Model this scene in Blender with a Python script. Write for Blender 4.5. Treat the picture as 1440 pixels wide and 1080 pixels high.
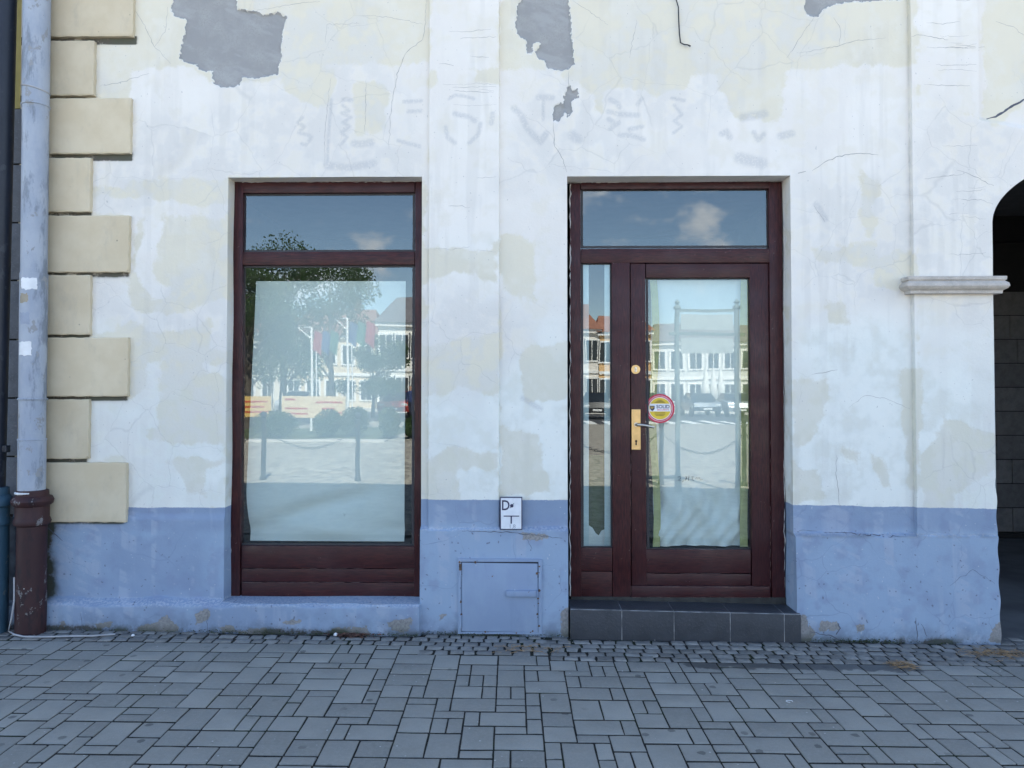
import bpy, bmesh, math, random
import numpy as np
from mathutils import Vector, Matrix
R = math.radians
rnd = random.Random(7)
for o in list(bpy.data.objects): bpy.data.objects.remove(o)
scn = bpy.context.scene
COL = scn.collection

# ------------------------------------------------------------------ camera, sky, sun, exposure
F = 1082.0; CX, CY = 720.0, 523.6            # focal length and principal point in photo pixels (1440x1080)
CAM = Vector((0, -4.87, 1.54)); YAW, PITCH = R(0.9), R(1.4)
cam = bpy.data.cameras.new('camera'); cam_o = bpy.data.objects.new('camera', cam); COL.objects.link(cam_o)
cam.sensor_width = 36; cam.lens = F / 1440 * 36; cam.shift_y = -(540 - CY) / 1440
cam.clip_start = 0.05; cam.clip_end = 2000
cam_o.location = CAM; cam_o.rotation_euler = (R(90) + PITCH, 0, YAW)
scn.camera = cam_o
SUN_EL, SUN_AZ = R(50), R(12)                # the sun stands behind the house: the street front lies in its shade
wd = bpy.data.worlds.new('World'); scn.world = wd; wd.use_nodes = True
wn = wd.node_tree.nodes; wl = wd.node_tree.links
sky = wn.new('ShaderNodeTexSky'); sky.sky_type = 'NISHITA'; sky.sun_disc = False
sky.sun_elevation = SUN_EL; sky.sun_rotation = SUN_AZ; sky.altitude = 600; sky.dust_density = 0.1; sky.ozone_density = 1.4; sky.air_density = 1.0
tc = wn.new('ShaderNodeTexCoord'); sx = wn.new('ShaderNodeSeparateXYZ'); wl.new(tc.outputs['Generated'], sx.inputs[0])
def wmath(op, a, b=None, c=None):
    n = wn.new('ShaderNodeMath'); n.operation = op
    for i, v in enumerate((a, b, c)):
        if v is None: continue
        if isinstance(v, (int, float)): n.inputs[i].default_value = v
        else: wl.new(v, n.inputs[i])
    return n.outputs[0]
# cumulus heaps
cb = wn.new('ShaderNodeCombineXYZ'); wl.new(wmath('ADD', sx.outputs[0], 4.4), cb.inputs[0]); wl.new(sx.outputs[1], cb.inputs[1]); wl.new(wmath('MULTIPLY', sx.outputs[2], 1.5), cb.inputs[2])
cn = wn.new('ShaderNodeTexNoise'); cn.inputs['Scale'].default_value = 7.5; cn.inputs['Detail'].default_value = 5; cn.inputs['Roughness'].default_value = 0.55
wl.new(cb.outputs[0], cn.inputs['Vector'])
cr = wn.new('ShaderNodeMapRange'); cr.interpolation_type = 'SMOOTHSTEP'; wl.new(wmath('SUBTRACT', cn.outputs[0], wmath('MULTIPLY', sx.outputs[2], 0.12)), cr.inputs[0])
cr.inputs[1].default_value = 0.50; cr.inputs[2].default_value = 0.62; cr.inputs[3].default_value = 0; cr.inputs[4].default_value = 0.85
cmix = wn.new('ShaderNodeMix'); cmix.data_type = 'RGBA'; wl.new(cr.outputs[0], cmix.inputs[0]); wl.new(sky.outputs[0], cmix.inputs[6]); cmix.inputs[7].default_value = (7.5, 7.8, 8.4, 1)
bg = wn['Background']; wl.new(cmix.outputs[2], bg.inputs[0]); bg.inputs[1].default_value = 0.10
sun = bpy.data.lights.new('sun', 'SUN'); sun.energy = 5.0; sun.angle = R(0.53); sun.color = (1, 0.95, 0.87)
sun_o = bpy.data.objects.new('sun', sun); COL.objects.link(sun_o)
sdir = Vector((math.sin(SUN_AZ) * math.cos(SUN_EL), math.cos(SUN_AZ) * math.cos(SUN_EL), math.sin(SUN_EL)))
sun_o.rotation_euler = (-sdir).to_track_quat('-Z', 'Y').to_euler(); sun_o.location = (3, 10, 20)
scn.view_settings.view_transform = 'Standard'; scn.view_settings.look = 'None'; scn.view_settings.gamma = 1
scn.view_settings.exposure = 2.13
scn.render.engine = 'CYCLES'; scn.cycles.max_bounces = 5; scn.cycles.diffuse_bounces = 3; scn.cycles.transparent_max_bounces = 16

# ------------------------------------------------------------------ helpers: pixels of the photo to points on real planes
RT = Vector((math.cos(YAW), math.sin(YAW), 0)); FW = Vector((-math.sin(YAW) * math.cos(PITCH), math.cos(YAW) * math.cos(PITCH), math.sin(PITCH))); UPV = RT.cross(FW)
def ray(px, py): return FW + RT * ((px - CX) / F) + UPV * ((CY - py) / F)
def U(px, py, y=0.0):
    d = ray(px, py); t = (y - CAM.y) / d.y; return CAM + d * t
def X(px, y=0.0, py=560): return U(px, py, y).x
def Z(py, y=0.0, px=720): return U(px, py, y).z
def gz(x): return 0.018 - 0.012 * max(-5, min(5, x))
def G(px, py, z=None):
    d = ray(px, py); zz_ = 0.02
    for _ in range(4): p = CAM + d * ((zz_ - CAM.z) / d.z); zz_ = gz(p.x) if z is None else z
    return p
def MR(px, py, dist):                      # where a thing seen mirrored in the panes really stands
    p = U(px, py, dist + 0.1); return Vector((p.x, -dist + 0.1, p.z))

# ------------------------------------------------------------------ helpers: materials
class NT:
    def __init__(s, name):
        s.m = bpy.data.materials.new(name); s.m.use_nodes = True; s.t = s.m.node_tree; s.N = s.t.nodes; s.L = s.t.links
        s.b = s.N['Principled BSDF']; s.tc = s.N.new('ShaderNodeTexCoord'); s.geo = None
    def put(s, sock, v):
        if hasattr(v, 'links') or isinstance(v, bpy.types.NodeSocket): s.L.new(v, sock)
        elif isinstance(v, (tuple, list)):
            sock.default_value = tuple(v) + ((1,) if len(v) == 3 and sock.type == 'RGBA' else ())
        else: sock.default_value = v
    def math(s, op, a, b=None, c=None, clamp=False):
        n = s.N.new('ShaderNodeMath'); n.operation = op; n.use_clamp = clamp
        for i, v in enumerate((a, b, c)):
            if v is not None: s.put(n.inputs[i], v)
        return n.outputs[0]
    def ss(s, v, lo, hi, a=0.0, b=1.0, kind='SMOOTHSTEP'):
        n = s.N.new('ShaderNodeMapRange'); n.interpolation_type = kind
        for i, q in enumerate((v, lo, hi, a, b)): s.put(n.inputs[i], q)
        return n.outputs[0]
    def mix(s, f, a, b, mode='MIX'):
        n = s.N.new('ShaderNodeMix'); n.data_type = 'RGBA'; n.blend_type = mode
        s.put(n.inputs[0], f); s.put(n.inputs[6], a); s.put(n.inputs[7], b); return n.outputs[2]
    def vec(s, sc=(1, 1, 1), rot=(0, 0, 0), src='Object'):
        n = s.N.new('ShaderNodeMapping'); s.L.new(s.tc.outputs[src] if isinstance(src, str) else src, n.inputs[0]); n.inputs['Scale'].default_value = sc; n.inputs['Rotation'].default_value = rot
        return n.outputs[0]
    def pos(s):
        if not s.geo: s.geo = s.N.new('ShaderNodeNewGeometry')
        return s.geo.outputs['Position']
    def noise(s, scale, detail=4, rough=0.55, vec=None, dist=0.0):
        n = s.N.new('ShaderNodeTexNoise'); n.inputs['Scale'].default_value = scale; n.inputs['Detail'].default_value = detail
        n.inputs['Roughness'].default_value = rough; n.inputs['Distortion'].default_value = dist
        s.L.new(vec if vec is not None else s.tc.outputs['Object'], n.inputs['Vector']); return n.outputs[0]
    def vor(s, scale, feature='F1', vec=None, out='Distance', rand=1.0, dim='3D'):
        n = s.N.new('ShaderNodeTexVoronoi'); n.voronoi_dimensions = dim; n.feature = feature; n.inputs['Scale'].default_value = scale; n.inputs['Randomness'].default_value = rand
        s.L.new(vec if vec is not None else s.tc.outputs['Object'], n.inputs['Vector']); return n.outputs[out]
    def attr(s, name):
        n = s.N.new('ShaderNodeAttribute'); n.attribute_name = name; return n.outputs['Fac']
    def rand(s):
        n = s.N.new('ShaderNodeObjectInfo'); return n.outputs['Random']
    def bump(s, h, strength=0.3, dist=0.01, prev=None):
        n = s.N.new('ShaderNodeBump'); n.inputs['Strength'].default_value = strength; n.inputs['Distance'].default_value = dist
        s.L.new(h, n.inputs['Height'])
        if prev is not None: s.L.new(prev, n.inputs['Normal'])
        return n.outputs[0]
    def out(s, col, rough=0.7, bump=None, metal=0.0, spec=None):
        s.put(s.b.inputs['Base Color'], col); s.put(s.b.inputs['Roughness'], rough); s.put(s.b.inputs['Metallic'], metal)
        if spec is not None: s.put(s.b.inputs['Specular IOR Level'], spec)
        if bump is not None: s.L.new(bump, s.b.inputs['Normal'])
        return s.m
def plain(name, col, rough=0.6, metal=0.0, var=0.12, scale=8.0, bump=0.0, spec=None):
    t = NT(name); n = t.noise(scale, 3); v = t.ss(n, 0.3, 0.7, 1 - var, 1 + var)
    c = t.mix(1.0, col, v, 'MULTIPLY')
    return t.out(c, rough, t.bump(t.noise(scale * 12, 3), bump, 0.004) if bump else None, metal, spec)

# ------------------------------------------------------------------ helpers: meshes and objects
class MB:
    def __init__(s): s.v = []; s.f = []
    def quad(s, a, b, c, d): i = len(s.v); s.v += [tuple(a), tuple(b), tuple(c), tuple(d)]; s.f.append((i, i + 1, i + 2, i + 3)); return s
    def poly(s, pts): i = len(s.v); s.v += [tuple(p) for p in pts]; s.f.append(tuple(range(i, i + len(pts)))); return s
    def box(s, x0, x1, y0, y1, z0, z1, bev=0.0):
        bm = bmesh.new(); bmesh.ops.create_cube(bm, size=1)
        for v in bm.verts: v.co = Vector(((x0 + x1) / 2 + v.co.x * (x1 - x0), (y0 + y1) / 2 + v.co.y * (y1 - y0), (z0 + z1) / 2 + v.co.z * (z1 - z0)))
        if bev: bmesh.ops.bevel(bm, geom=bm.edges[:], offset=bev, segments=2, profile=0.6, affect='EDGES')
        return s.bm(bm)
    def bm(s, bm):
        i = len(s.v); bm.verts.ensure_lookup_table(); bm.verts.index_update()
        s.v += [tuple(v.co) for v in bm.verts]; s.f += [tuple(i + v.index for v in f.verts) for f in bm.faces]; bm.free(); return s
    def prism(s, pts, y0, y1):                # pts (x,z), extruded along y
        n = len(pts); i = len(s.v); s.v += [(p[0], y0, p[1]) for p in pts] + [(p[0], y1, p[1]) for p in pts]
        s.f += [tuple(i + k for k in range(n)), tuple(i + n + k for k in reversed(range(n)))]
        s.f += [(i + k, i + n + k, i + n + (k + 1) % n, i + (k + 1) % n) for k in range(n)]; return s
    def tube(s, pts, r, seg=8, cap=True):
        pts = [Vector(p) for p in pts]; rr = r if isinstance(r, (list, tuple)) else [r] * len(pts); i0 = len(s.v); up = Vector((0.31, 0.52, 0.8))
        for k, p in enumerate(pts):
            t = (pts[min(k + 1, len(pts) - 1)] - pts[max(k - 1, 0)]).normalized(); a = t.cross(up)
            if a.length < 1e-3: a = t.cross(Vector((1, 0, 0)))
            a.normalize(); b = t.cross(a); up = b.cross(t) if False else up
            for q in range(seg): an = 2 * math.pi * q / seg; s.v.append(tuple(p + (a * math.cos(an) + b * math.sin(an)) * rr[k]))
        for k in range(len(pts) - 1):
            for q in range(seg): s.f.append((i0 + k * seg + q, i0 + k * seg + (q + 1) % seg, i0 + (k + 1) * seg + (q + 1) % seg, i0 + (k + 1) * seg + q))
        if cap: s.f += [tuple(i0 + q for q in reversed(range(seg))), tuple(i0 + (len(pts) - 1) * seg + q for q in range(seg))]
        return s
    def lathe(s, prof, cx, cy, seg=24, lean=(0, 0)):     # prof: (r, z); lean shifts the axis per metre of height
        pts = []; i0 = len(s.v); z0 = prof[0][1]
        for r_, z in prof:
            for q in range(seg): an = 2 * math.pi * q / seg; s.v.append((cx + lean[0] * (z - z0) + r_ * math.cos(an), cy + lean[1] * (z - z0) + r_ * math.sin(an), z))
        for k in range(len(prof) - 1):
            for q in range(seg): s.f.append((i0 + k * seg + q, i0 + k * seg + (q + 1) % seg, i0 + (k + 1) * seg + (q + 1) % seg, i0 + (k + 1) * seg + q))
        s.f += [tuple(i0 + q for q in reversed(range(seg))), tuple(i0 + (len(prof) - 1) * seg + q for q in range(seg))]; return s
    def mesh(s, name, mat, smooth=None):
        me = bpy.data.meshes.new(name); me.from_pydata(s.v, [], s.f)
        if mat: me.materials.append(mat)
        if smooth is not None:
            me.polygons.foreach_set('use_smooth', [True] * len(me.polygons)); me.set_sharp_from_angle(angle=R(smooth))
        me.update(); return me
    def build(s, name, mat, parent=None, smooth=None): return link(name, s.mesh(name, mat, smooth), parent)
def link(name, data, parent=None, loc=None):
    o = bpy.data.objects.new(name, data); COL.objects.link(o); o.parent = parent
    if loc is not None: o.location = loc
    return o
def tag(o, label=None, cat=None, group=None, kind=None):
    if label: o['label'] = label
    if cat: o['category'] = cat
    if group: o['group'] = group
    if kind: o['kind'] = kind
    return o
def empty(name, loc, label=None, cat=None, group=None, rz=0.0):
    o = bpy.data.objects.new(name, None); COL.objects.link(o); o.location = loc; o.rotation_euler.z = rz; o.empty_display_size = 0.1
    return tag(o, label, cat, group)
def copy_tree(o, parent=None):
    c = o.copy(); COL.objects.link(c); c.parent = parent
    for ch in [q for q in COL.objects if q.parent == o]: copy_tree(ch, c)
    return c
def text_mesh(txt, size, bold=0.0):
    cu = bpy.data.curves.new('lettering', 'FONT'); cu.body = txt; cu.size = size; cu.offset = bold; cu.align_x = 'CENTER'; cu.align_y = 'CENTER'; cu.resolution_u = 3
    o = bpy.data.objects.new('lettering', cu); COL.objects.link(o); dg = bpy.context.evaluated_depsgraph_get(); dg.update()
    me = bpy.data.meshes.new_from_object(o.evaluated_get(dg)); bpy.data.objects.remove(o); return me
def put_text(txt, size, x, y, z, mat, parent, name='lettering', bold=0.0, sx=1.0):
    me = text_mesh(txt, size, bold); me.materials.clear(); me.materials.append(mat)
    me.transform(Matrix.Translation((x, y, z)) @ Matrix.Rotation(R(90), 4, 'X') @ Matrix.Diagonal((sx, 1, 1, 1))); return link(name, me, parent)

# ------------------------------------------------------------------ materials
def mat_facade():
    t = NT('painted_plaster'); wht, gry, blu, smu, drt_shd, spl, na, nb, nc, nd = [t.attr(a) for a in ('wht', 'gry', 'blu', 'smu', 'drt_shd', 'spl', 'na', 'nb', 'nc', 'nd')]
    n3 = t.noise(70, 2, 0.62); n4 = t.noise(300, 1, 0.6); n3c = t.math('SUBTRACT', n3, 0.5)
    # overpaint: hand brushed white over cream, the coat thin in places
    w = t.math('MULTIPLY_ADD', n3c, 0.03, wht); wm = t.math('MULTIPLY', t.ss(w, -0.012, 0.014), t.ss(nb, 0.22, 0.55, 0.68, 1.0))
    cream = t.mix(t.ss(na, 0.35, 0.7), (0.75, 0.695, 0.56), (0.715, 0.665, 0.54)); cream = t.mix(t.ss(nb, 0.4, 0.75), cream, (0.76, 0.715, 0.605)); streak = t.attr('ne')
    white = t.mix(t.ss(na, 0.3, 0.7), (0.79, 0.745, 0.68), (0.83, 0.79, 0.725))
    xyz = t.N.new('ShaderNodeSeparateXYZ'); t.L.new(t.tc.outputs['Object'], xyz.inputs[0]); low_tint = t.ss(t.math('MULTIPLY_ADD', nd, 1.6, xyz.outputs[2]), 2.2, 3.2, 1.0, 0.0); white = t.mix(low_tint, white, t.mix(t.ss(nb, 0.3, 0.7), (0.735, 0.75, 0.70), (0.79, 0.80, 0.745)))      # white turns cooler towards the foot of the wall
    cream = t.mix(t.math('MULTIPLY', low_tint, 0.8), cream, t.mix(t.ss(nb, 0.35, 0.65), (0.655, 0.645, 0.555), (0.69, 0.68, 0.60)))
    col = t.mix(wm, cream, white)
    col = t.mix(t.math('MULTIPLY', t.math('MULTIPLY', t.ss(nd, 0.42, 0.66), t.ss(nb, 0.3, 0.62)), 0.5), col, (0.655, 0.635, 0.59))
    col = t.mix(t.math('MULTIPLY', t.ss(streak, 0.52, 0.72), t.ss(na, 0.35, 0.65, 0.03, 0.2)), col, (0.55, 0.525, 0.48)); sm = t.math('MULTIPLY', smu, t.ss(n3, 0.2, 0.55)); col = t.mix(t.math('MULTIPLY', sm, 0.44), col, (0.46, 0.465, 0.47))      # old glue ghosts
    ad = t.N.new('ShaderNodeVectorMath'); ad.operation = 'MULTIPLY_ADD'; t.L.new(t.tc.outputs['Object'], ad.inputs[0]); ad.inputs[1].default_value = (1, 1, 1); cb_ = t.N.new('ShaderNodeCombineXYZ'); t.L.new(t.math('MULTIPLY', nb, 0.05), cb_.inputs[0]); t.L.new(t.math('MULTIPLY', na, 0.22), cb_.inputs[2]); t.L.new(cb_.outputs[0], ad.inputs[2])
    vd = t.vor(3.0, 'DISTANCE_TO_EDGE', ad.outputs[0]); ck = t.math('MULTIPLY', t.ss(vd, 0.0, 0.010, 1.0, 0.0), t.ss(nd, 0.46, 0.62)); col = t.mix(t.math('MULTIPLY', ck, 0.22), col, (0.42, 0.41, 0.39))
    sw_ = t.N.new('ShaderNodeSeparateXYZ'); t.L.new(ad.outputs[0], sw_.inputs[0]); sc_ = t.N.new('ShaderNodeCombineXYZ'); t.L.new(sw_.outputs[0], sc_.inputs[0]); t.L.new(sw_.outputs[2], sc_.inputs[1]); v2 = t.vor(15, 'F1', sc_.outputs[0], dim='2D'); scf = t.attr('scf'); specks = t.math('MULTIPLY', t.ss(v2, 0.03, 0.05, 1.0, 0.0), t.ss(nb, 0.63, 0.67)); col = t.mix(t.math('MULTIPLY', specks, 0.5), col, (0.32, 0.32, 0.32))
    g = t.math('MULTIPLY_ADD', t.vor(38, 'F1', None, 'Distance'), 0.02, t.math('MULTIPLY_ADD', n3c, 0.015, t.math('SUBTRACT', gry, 0.008))); gm = t.ss(g, -0.001, 0.001); rim = t.math('MULTIPLY', t.ss(g, -0.008, -0.001), 0.5)        # bare grey render
    grey = t.mix(t.ss(nb, 0.3, 0.75), (0.31, 0.31, 0.305), (0.37, 0.37, 0.36)); grey = t.mix(t.math('MULTIPLY', t.ss(n3, 0.4, 0.7), 0.5), grey, (0.31, 0.305, 0.30)); grey = t.mix(t.math('MULTIPLY', t.ss(nc, 0.5, 0.75), 0.45), grey, (0.42, 0.42, 0.42)); grey = t.mix(t.math('MULTIPLY', t.math('MULTIPLY', t.ss(n4, 0.55, 0.7), t.ss(nb, 0.45, 0.6)), 0.4), grey, (0.17, 0.17, 0.17))
    col = t.mix(rim, col, (0.82, 0.82, 0.81)); col = t.mix(gm, col, grey)
    bmk = t.ss(t.math('MULTIPLY_ADD', n3c, 0.007, blu), -0.002, 0.002); low = t.ss(blu, 0.11, 0.18)                         # blue base coat
    bl = t.mix(t.ss(na, 0.35, 0.65), (0.235, 0.302, 0.415), (0.255, 0.325, 0.44)); bl = t.mix(t.math('MULTIPLY', low, t.ss(nd, 0.38, 0.6)), bl, (0.29, 0.375, 0.495)); bl = t.mix(t.math('MULTIPLY', t.ss(nb, 0.5, 0.8), 0.45), bl, (0.225, 0.265, 0.375)); bl = t.mix(t.math('MULTIPLY', t.math('MULTIPLY', t.ss(streak, 0.48, 0.7), t.ss(nc, 0.4, 0.6)), 0.45), bl, (0.385, 0.43, 0.52))
    pit = t.math('MULTIPLY', t.math('MULTIPLY', t.ss(t.math('MULTIPLY_ADD', n3c, 0.12, v2), 0.05, 0.085, 1.0, 0.0), t.ss(nc, 0.50, 0.56)), low); bl = t.mix(t.math('MULTIPLY', pit, 0.75), bl, (0.13, 0.145, 0.19))
    chips = t.math('MAXIMUM', t.math('MULTIPLY', t.ss(t.math('MULTIPLY_ADD', n3c, 0.12, v2), 0.03, 0.06, 1.0, 0.0), t.ss(nc, 0.42, 0.36)), t.math('MULTIPLY', scf, t.ss(n3, 0.42, 0.62))); bl = t.mix(t.math('MULTIPLY', chips, 0.6), bl, (0.50, 0.53, 0.58))
    ck2 = t.math('MULTIPLY', t.ss(vd, 0.0, 0.012, 1.0, 0.0), t.ss(na, 0.5, 0.62)); bl = t.mix(t.math('MULTIPLY', ck2, 0.22), bl, (0.13, 0.16, 0.25)); col = t.mix(bmk, col, bl)
    sp = t.ss(t.math('MULTIPLY_ADD', n3c, 0.04, spl), -0.002, 0.003); col = t.mix(sp, col, t.mix(t.ss(n3, 0.3, 0.7), (0.22, 0.215, 0.215), (0.33, 0.32, 0.31)))
    d = t.math('MULTIPLY', drt_shd, t.ss(t.math('MULTIPLY_ADD', n3, 0.5, nb), 0.45, 0.95)); d = t.math('ADD', d, t.math('MULTIPLY', t.math('MULTIPLY', drt_shd, drt_shd), 0.55), None, True)
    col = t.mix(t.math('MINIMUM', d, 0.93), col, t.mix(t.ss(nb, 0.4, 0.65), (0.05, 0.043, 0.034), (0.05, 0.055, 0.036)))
    h = t.math('MULTIPLY_ADD', n3, 0.5, t.math('MULTIPLY', n4, 0.3)); h = t.math('MULTIPLY_ADD', gm, -2.6, h); h = t.math('SUBTRACT', h, t.math('MAXIMUM', sp, t.math('MULTIPLY', ck, 0.4))); h = t.math('MULTIPLY_ADD', nb, 1.2, h); h = t.math('MULTIPLY_ADD', wm, 0.25, h)
    return t.out(col, t.ss(nb, 0.3, 0.7, 0.7, 0.9), t.bump(h, 0.5, 0.004), 0, 0.3)
def mat_wood():
    t = NT('dark_red_stained_wood'); oi = t.rand()
    gr = t.noise(14, 6, 0.65, t.vec((1.0, 1, 9))); gr2 = t.noise(14, 6, 0.65, t.vec((9, 1, 1.0)))
    hz = t.attr('hor'); g = t.mix(hz, gr2, gr); big = t.noise(2.3, 4)
    c = t.mix(t.ss(g, 0.3, 0.72), (0.023, 0.0062, 0.0085), (0.070, 0.017, 0.0165)); c = t.mix(t.math('MULTIPLY', t.ss(big, 0.4, 0.7), 0.5), c, (0.036, 0.011, 0.0145))
    v = t.math('MULTIPLY', t.ss(t.noise(55, 4), 0.69, 0.72), t.ss(t.noise(5, 3), 0.52, 0.6)); c = t.mix(t.math('MULTIPLY', v, 0.5), c, (0.30, 0.22, 0.20))
    dust = t.ss(t.noise(4, 5), 0.45, 0.75); c = t.mix(t.math('MULTIPLY', dust, 0.03), c, (0.35, 0.33, 0.33))
    return t.out(c, t.ss(t.noise(9, 4), 0.3, 0.7, 0.33, 0.52), t.bump(t.mix(hz, gr2, gr), 0.10, 0.003), 0, 0.3)
def mat_glass():
    t = NT('window_glass'); t.N.remove(t.b)
    fr = t.N.new('ShaderNodeFresnel'); fr.inputs['IOR'].default_value = 2.08
    bp = t.bump(t.noise(1.3, 2, 0.4), 0.022, 0.05); gl = t.N.new('ShaderNodeBsdfGlossy'); gl.inputs['Roughness'].default_value = 0.0; gl.inputs['Color'].default_value = (0.95, 1.0, 0.98, 1); t.L.new(bp, gl.inputs['Normal'])
    tr = t.N.new('ShaderNodeBsdfTransparent'); tr.inputs['Color'].default_value = (0.92, 0.955, 0.95, 1)
    g = t.N.new('ShaderNodeNewGeometry'); front = t.math('SUBTRACT', 1.0, g.outputs['Backfacing'])
    mx = t.N.new('ShaderNodeMixShader'); t.L.new(t.math('MULTIPLY', fr.outputs[0], front), mx.inputs[0]); t.L.new(tr.outputs[0], mx.inputs[1]); t.L.new(gl.outputs[0], mx.inputs[2])
    df = t.N.new('ShaderNodeBsdfDiffuse'); df.inputs['Color'].default_value = (0.6, 0.62, 0.62, 1)         # a film of dust and a few dried drops
    dm = t.math('MULTIPLY', t.ss(t.noise(7, 6, 0.7), 0.35, 0.8, 0.004, 0.03), front); drop = t.math('MULTIPLY', t.ss(t.vor(30), 0.03, 0.05, 1.0, 0.0), t.ss(t.noise(2.6, 2), 0.62, 0.66)); dm = t.math('ADD', dm, t.math('MULTIPLY', drop, 0.3))
    m2 = t.N.new('ShaderNodeMixShader'); t.L.new(dm, m2.inputs[0]); t.L.new(mx.outputs[0], m2.inputs[1]); t.L.new(df.outputs[0], m2.inputs[2])
    t.L.new(m2.outputs[0], t.N['Material Output'].inputs[0]); return t.m
def mat_quoin():
    t = NT('ochre_cream_render'); n1 = t.noise(5, 5, 0.6); n2 = t.noise(30, 4); r_ = t.rand()
    c = t.mix(t.ss(n1, 0.35, 0.7), (0.605, 0.51, 0.355), (0.66, 0.57, 0.415)); c = t.mix(t.math('MULTIPLY', t.ss(t.noise(9, 6, 0.7, t.vec((1, 1, 0.45))), 0.5, 0.75), 0.38), c, (0.40, 0.36, 0.29))
    c = t.mix(1.0, c, t.ss(r_, 0.0, 1.0, 0.93, 1.05), 'MULTIPLY'); sp = t.math('MULTIPLY', t.ss(t.vor(12), 0.05, 0.08, 1.0, 0.0), t.ss(t.noise(6, 2), 0.56, 0.62)); c = t.mix(t.math('MULTIPLY', sp, 0.7), c, (0.16, 0.14, 0.12))
    g = t.N.new('ShaderNodeNewGeometry'); 
    return t.out(c, 0.85, t.bump(t.math('ADD', t.noise(220, 2), n2), 0.12, 0.003), 0, 0.25)
def mat_paver():
    t = NT('concrete_paver'); r_ = t.rand(); P = t.pos(); v1 = t.vec((1, 1, 1), src=P); n1 = t.noise(4, 5, 0.6, v1); n2 = t.noise(60, 4, 0.6, v1); n3 = t.noise(420, 2, 0.6, v1)
    c = t.mix(r_, (0.225, 0.222, 0.204), (0.325, 0.32, 0.292)); c = t.mix(t.math('MULTIPLY', t.ss(n1, 0.35, 0.7), 0.5), c, (0.205, 0.202, 0.182)); c = t.mix(t.math('MULTIPLY', t.ss(n2, 0.4, 0.7), 0.35), c, (0.32, 0.317, 0.29)); c = t.mix(t.math('MULTIPLY', t.ss(n3, 0.55, 0.75), 0.45), c, (0.42, 0.42, 0.41)); c = t.mix(t.math('MULTIPLY', t.ss(n3, 0.45, 0.28), 0.4), c, (0.13, 0.13, 0.13))
    gum = t.ss(t.math('ADD', t.vor(3.4, 'F1', v1, dim='2D'), t.math('MULTIPLY', n2, 0.07)), 0.085, 0.10, 1.0, 0.0); c = t.mix(t.math('MULTIPLY', gum, t.ss(t.noise(1.7, 1, 0.5, v1), 0.42, 0.62, 0.0, 0.6)), c, (0.06, 0.06, 0.06))
    drop = t.ss(t.vor(9, 'F1', t.vec((1, 1, 1), (0, 0, 1), src=P), dim='2D'), 0.03, 0.045, 1.0, 0.0); c = t.mix(t.math('MULTIPLY', t.math('MULTIPLY', drop, 0.7), t.ss(n1, 0.56, 0.6)), c, (0.55, 0.55, 0.53))
    s = t.N.new('ShaderNodeSeparateXYZ'); t.L.new(P, s.inputs[0])          # damp patch in front of the pier
    nz = t.math('MULTIPLY', t.math('SUBTRACT', t.noise(9, 4, 0.6, v1), 0.5), 0.22)
    e1 = t.math('SUBTRACT', 0.66, t.math('ABSOLUTE', t.math('SUBTRACT', s.outputs[0], STAIN[0]))); e2 = t.math('SUBTRACT', 0.075, t.math('ABSOLUTE', t.math('SUBTRACT', s.outputs[1], STAIN[1])))
    wet = t.ss(t.math('ADD', t.math('MINIMUM', e1, e2), nz), 0.0, 0.02); c = t.mix(t.math('MULTIPLY', wet, 0.72), c, (0.035, 0.038, 0.043))
    return t.out(c, t.ss(wet, 0, 1, 0.82, 0.5), t.bump(t.math('ADD', n3, n2), 0.35, 0.003), 0, 0.3)
def mat_stone(name, a, b, rough=0.8, sc=30, world=True):
    t = NT(name); v1 = t.vec((1, 1, 1), src=t.pos()) if world else None; n = t.noise(sc, 5, 0.65, v1); n2 = t.noise(sc * 8, 3, 0.6, v1)
    c = t.mix(t.rand(), a, b); c = t.mix(t.math('MULTIPLY', t.ss(n, 0.35, 0.7), 0.5), c, tuple(x * 0.62 for x in a)); c = t.mix(t.math('MULTIPLY', t.ss(n2, 0.55, 0.75), 0.4), c, tuple(min(0.8, x * 1.7) for x in b))
    return t.out(c, rough, t.bump(t.math('ADD', n, n2), 0.4, 0.006), 0, 0.3)
def mat_soil():
    t = NT('joint_soil'); v1 = t.vec((1, 1, 1), src=t.pos()); n = t.noise(2.2, 4, 0.6, v1); n2 = t.noise(120, 4, 0.6, v1)
    c = t.mix(t.ss(n2, 0.3, 0.7), (0.018, 0.018, 0.017), (0.055, 0.052, 0.047)); c = t.mix(t.math('MULTIPLY', t.ss(n, 0.52, 0.62), 0.6), c, (0.02, 0.034, 0.014)); return t.out(c, 0.95, t.bump(n2, 0.8, 0.01), 0, 0.1)
def mat_pipe(name, base, light, dark, under, peel=0.6, rough=0.55, thr=0.665):
    t = NT(name); n1 = t.noise(6, 6, 0.65, t.vec((1, 1, 0.5))); n2 = t.noise(40, 5, 0.6); c = t.mix(t.ss(n1, 0.4, 0.65), base, light); c = t.mix(t.math('MULTIPLY', t.ss(t.noise(3, 6, 0.7, t.vec((2, 2, 0.6), (0, 0, 1))), 0.52, 0.62), peel), c, dark)
    p = t.math('ADD', t.noise(9, 6, 0.7, t.vec((1, 1, 0.7), (0.5, 0, 0))), t.math('MULTIPLY', n2, 0.12)); pm = t.ss(p, thr, thr + 0.01); c = t.mix(pm, c, under)
    sp = t.math('MULTIPLY', t.ss(t.vor(19), 0.05, 0.08, 1.0, 0.0), t.ss(t.noise(7, 2), 0.58, 0.62)); c = t.mix(t.math('MULTIPLY', sp, 0.8), c, (0.6, 0.6, 0.6))
    return t.out(c, rough, t.bump(t.math('SUBTRACT', n2, pm), 0.3, 0.004), 0, 0.35)
STAIN = (G(1125, 936).x, G(1125, 936).y)
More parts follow.
